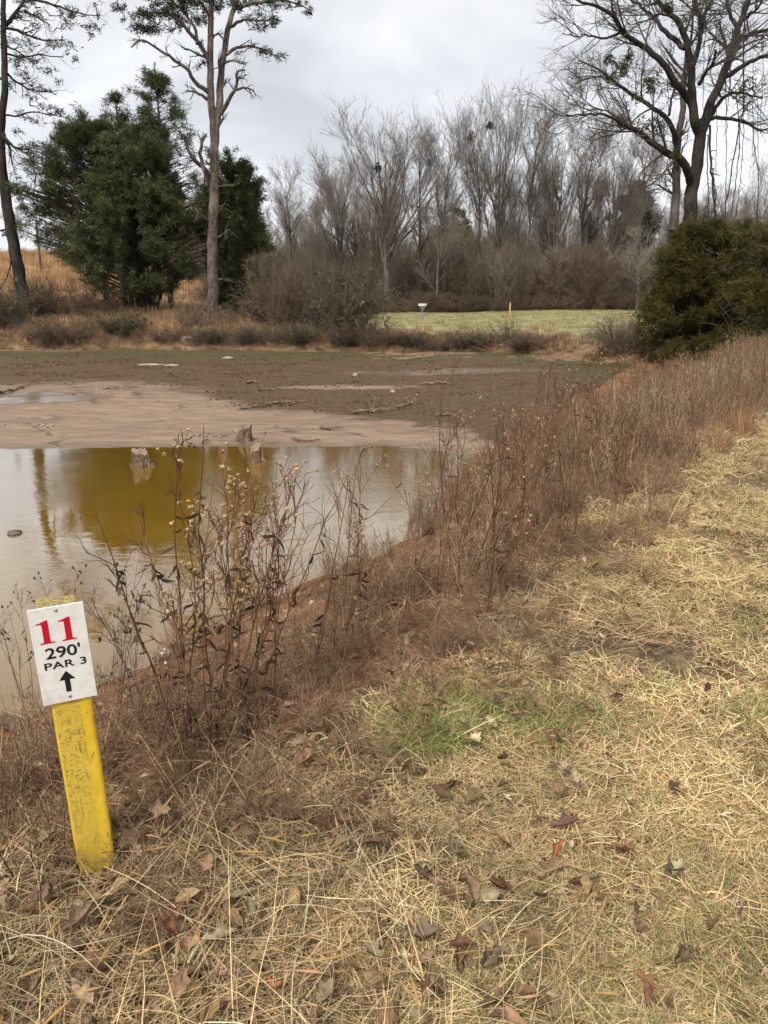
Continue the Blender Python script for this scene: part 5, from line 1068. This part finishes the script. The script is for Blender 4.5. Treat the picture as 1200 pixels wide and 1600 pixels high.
# ------------------------------------------------------------------ far shore: dry grass, brush mounds, thicket, field
TAN = [(.52, .38, .22), (.45, .30, .17), (.60, .46, .28), (.36, .22, .12)]
def far_grass(m_): blades(m_, 120, .4, (.25, .7), (.012, .022), (20, 88), (2, 20), TAN, 5)
def far_brown(m_): blades(m_, 120, .4, (.25, .8), (.010, .018), (30, 88), (0, 16), [(.30, .18, .11), (.22, .14, .09), (.40, .26, .16)], 5)
C_FARG = clump_set('shore_grass_clump', [far_grass] * 4 + [far_brown] * 3, M_WEED)
def brush(m_, n=26, H=1.0, col=(.085, .062, .05), arch=.5):
    a = U(0, 6.28, n); b = np.c_[.45 * np.cos(a) * U(0, 1, n), .45 * np.sin(a) * U(0, 1, n), np.full(n, -.05)]; d = nrm(np.c_[RNG.normal(size=(n, 2)) * arch, np.ones(n)]); P = [b]; cur = b; l = U(.6, 1.05, (n, 1)) * H / 6
    for k in range(6): d = nrm(d + RNG.normal(size=(n, 3)) * .14 + [0, 0, -.05 * arch]); cur = cur + d * l; P.append(cur)
    P = np.stack(P, 1); R = np.linspace(.010, .004, 7)[None].repeat(n, 0); tubes(m_, P, R, 3, vary(col, n, .2))
    P2, R2 = spawn(P, R, 12, .1, 1, .6, lambda t: .36 * np.ones_like(t), 5, .16, .03, .6, .0035, .6); tubes(m_, P2, R2, 3, vary(col, len(P2), .2))
    P3, R3 = spawn(P2, R2, 6, .1, 1, .65, lambda t: .16 * np.ones_like(t), 3, .18, .02, .7, .0028, .6); tubes(m_, P3, R3, 3, vary(np.array(col) * 1.15, len(P3), .2))
def leafy_brush(m_): 
    brush(m_, 18, 1.0, (.085, .065, .05)); C = RNG.normal(size=(150, 3)) * [.35, .35, .22] + [0, 0, .5]; needle_tufts(m_, C, nrm(RNG.normal(size=C.shape)), 6, .07, .03, (.075, .075, .035), .9)
def brush_mesh(col, arch, n=26, leafy=False):
    m_ = MB(); brush(m_, n, 1.0, col, arch)
    if leafy: C = RNG.normal(size=(170, 3)) * [.35, .35, .2] + [0, 0, .45]; needle_tufts(m_, C, nrm(RNG.normal(size=C.shape)), 6, .07, .03, (.085, .082, .045), .9)
    me = m_.mesh('brush'); me.materials.append(M_TWIG); return me
BR = [brush_mesh((.125, .100, .078), .5, 44), brush_mesh((.165, .120, .088), .7, 40), brush_mesh((.125, .102, .074), .5, 44, True), brush_mesh((.22, .17, .13), .6, 20)]
def shrub(px, py, w_px, h_px, v, label, name='brush_shrub', group=None):
    p = ground(px, py); d = math.hypot(p[0], p[1]); o = bpy.data.objects.new(name, BR[v]); COL.objects.link(o)
    sx = w_px * d / FPX / 1.3; sz = h_px * d / FPX / .75; o.location = (p[0], p[1], hz(p[0], p[1]) - .02); o.rotation_euler = (0, 0, U(0, 6.28)); o.scale = (sx, sx, sz); return tag(o, label, 'shrub', group)
for i, (px, py, w_, h_, v, lb) in enumerate([(545, 532, 105, 88, 2, 'largest rounded brush mound standing at the meadow edge of the shore'), (500, 520, 100, 80, 0, 'dark brush mound joined to the largest rounded one'), (455, 516, 90, 85, 1, 'reddish brush clump with pale boulder beside it'), (420, 508, 80, 50, 0, 'low brush clump past the compact cedar foot'),
        (590, 542, 80, 28, 1, 'low flat bush trailing off the largest brush mound'), (540, 543, 60, 26, 0, 'small dark bush in front of the largest brush mound'), (640, 544, 60, 20, 2, 'thin bush with a pale stick under the basket'), (680, 546, 70, 16, 1, 'low brown bush in the shore grass below the basket'), (735, 543, 80, 20, 2, 'greenish low bush between basket and stake'),
        (790, 541, 50, 34, 3, 'open pale twig bush at the stake foot'), (830, 542, 90, 17, 1, 'low wine brown bush past the stake'), (965, 548, 80, 36, 3, 'tan twiggy bush beside the juniper'), (990, 548, 80, 40, 1, 'brown bush tucked against the juniper skirt'), (385, 540, 52, 24, 0, 'shadowy low bush at the foot of the main pine'), (300, 516, 80, 36, 3, 'pale twig bush between the flared cedar and the main pine'),
        (130, 500, 97, 43, 1, 'brown bush below the open skirt of the wide cedar'), (65, 505, 60, 46, 0, 'dark bush by the leaning pine base'), (190, 522, 80, 26, 2, 'olive bush below the flared cedar stems'), (15, 520, 52, 49, 2, 'leafy bush outside the leaning pine'), (262, 534, 56, 18, 1, 'low rusty bush on the shore under the cedars'), (330, 537, 60, 20, 2, 'small olive bush on the shore under the pine'),
        (430, 535, 60, 23, 1, 'low rusty bush on the shore under the brush clumps'), (470, 540, 60, 26, 2, 'small olive bush on the shore under the brush clumps'), (100, 535, 90, 30, 1, 'low rusty bush on the shore near the leaning pine')]):
    shrub(px, py, w_, h_, v, lb)
C_BRUSH = bpy.data.collections.new('thicket_clump')
for i, me_ in enumerate(BR[:3] + [brush_mesh((.175, .148, .116), .3), brush_mesh((.18, .155, .115), .25, 30)]): C_BRUSH.objects.link(bpy.data.objects.new(f'thicket_clump_{i:02d}', me_))
# thicket along the wood and undergrowth inside it
X, Y_, Sx, Sz, I = [], [], [], [], []
def thick(n, x0, x1, y0, y1, h0, h1, wd, ids):
    X.append(U(x0, x1, n)); Y_.append(U(y0, y1, n)); Sz.append(U(h0, h1, n)); Sx.append(U(.8, 1.2, n) * wd); I.append(RNG.choice(ids, n))
thick(26, -4, 26, 77.5, 80, 1.3, 2.2, 2.0, [0, 1, 1]); thick(50, 9, 34, 79, 84, 4.2, 7.0, 3.2, [1, 3, 4]); thick(45, -16, 10, 82, 88, 2.8, 5.5, 2.6, [0, 3, 4])
thick(100, -22, 46, 86, 100, 4.5, 8.5, 3.4, [4, 3, 4, 3]); thick(110, -34, 70, 100, 125, 6, 10, 4.2, [4, 3, 4, 3]); thick(60, 27, 60, 60, 84, 3, 6, 3, [0, 3, 4]); thick(20, 20, 30, 55, 66, 1.5, 2.5, 2.2, [1, 0])
thick(40, -16, -6, 66, 84, 2.0, 4.0, 2.4, [0, 1, 3])
X, Y_, Sx, Sz, I = map(np.concatenate, (X, Y_, Sx, Sz, I))
o = scatter('woodland_undergrowth', C_BRUSH, put(X, Y_, -.1), U(0, 6.28, len(X)), np.c_[Sx, Sx, Sz], None, I); tag(o, 'dense brown grey undergrowth filling the wood below the bare crowns', 'thicket')
# shore grass and litter
n = 8500; x = U(-38, 16, n); d = RNG.exponential(1, n) * np.where(x < -2, 6.0, 3.0) - .5; y = y_far(x) + d; me_w = sstep(2.2, 3.6, d) * sstep(-4, -1, x)
dens = (1 - .93 * me_w) * sstep(.30, .55, fbm(x * .6, y * .9, 91) + .05 + .30 * (x < -3) * (d > .8)); ok = (U(0, 1, n) < dens) & (s_bank(x, y) > 3); x, y, d = x[ok], y[ok], d[ok]; k = len(x)
o = scatter('shore_grass', C_FARG, put(x, y, -.02), U(0, 6.28, k), U(.45, 1.0, k) * np.interp(d, [-.5, 1.0, 4], [.45, .75, 1.15]) * np.where(x < -2, 1.02, 1), RNG.normal(size=(k, 2)) * .1, np.where(U(0, 1, k) < .55, RNG.integers(0, 4, k), RNG.integers(4, 7, k))); tag(o, 'tan and brown dry grass fringing the far shore', 'grass')
def sedge(m_): blades(m_, 90, .6, (.5, .95), (.018, .032), (62, 89), (0, 5), [(.48, .30, .15), (.40, .23, .115), (.56, .39, .22)], 4)
C_SEDGE = clump_set('sedge_clump', [sedge] * 4, M_WEED)
n = 3600; x = U(-75, -11, n); y = 46 + 62 * U(0, 1, n) ** 1.5; ok = (x < -12 - (y - 46) * .1) & (U(0, 1, n) < sstep(.3, .5, fbm(x * .12, y * .12, 97) + .05)); x, y = x[ok], y[ok]; k = len(x)
o = scatter('broomsedge_field', C_SEDGE, put(x, y, -.02), U(0, 6.28, k), U(.7, 1.25, k)); tag(o, 'orange broomsedge field rising behind the cedars', 'grass')
def mead_tuft(m_): blades(m_, 70, .5, (.08, .2), (.014, .025), (15, 70), (4, 20), [(.44, .38, .21), (.30, .31, .12), (.50, .43, .27)], 4)
C_MEAD = clump_set('meadow_tuft', [mead_tuft] * 3, M_GRASS)
n = 2600; x = U(-3, 26, n); y = U(44, 79, n); ok = y > y_far(x) + 4; x, y = x[ok], y[ok]
o = scatter('meadow_grass', C_MEAD, put(x, y, -.02), U(0, 6.28, len(x)), U(.7, 1.2, len(x))); tag(o, 'short pale green grass of the meadow around the basket', 'grass')
# clods, twigs and crumbs lying on the drained mud
def clods(m_): blobs(m_, np.c_[RNG.normal(size=(14, 2)) * .25, U(0, .02, 14)], U(.012, .05, 14), .3, .55, vary((.13, .085, .055), 14, .3))
def crumbs(m_): 
    p = np.c_[RNG.normal(size=(5, 2)) * .3, np.full(5, .012)]; q = p + np.c_[RNG.normal(size=(5, 2)) * .12, U(0, .02, 5)]; tubes(m_, np.stack([p, (p + q) / 2 + [0, 0, .01], q], 1), np.full((5, 3), .007), 4, vary((.20, .14, .09), 5, .3))
C_CLOD = clump_set('mud_clod', [clods] * 4 + [crumbs] * 2, M_LEAF)
n = 2600; x = U(-26, 13, n); y = U(17, 41, n); de = y - y_edge(x); dk = sstep(-1, 2.5, de - np.interp(x, [-20, -8, -5, -2.6, 1], [11.5, 10.5, 7, 4.6, 3.0])); ok = (U(0, 1, n) < .05 + .9 * dk * sstep(.3, .6, fbm(x * .7, y * .9, 99))) & (de > .4) & (y < y_far(x) - .3) & (s_bank(x, y) > 4); x, y = x[ok], y[ok]; k = len(x)
o = scatter('mud_clods', C_CLOD, put(x, y, 0), U(0, 6.28, k), U(.25, 1.2, k)); tag(o, 'crumbled clods and twigs strewn over the drained mud', 'mud clods')
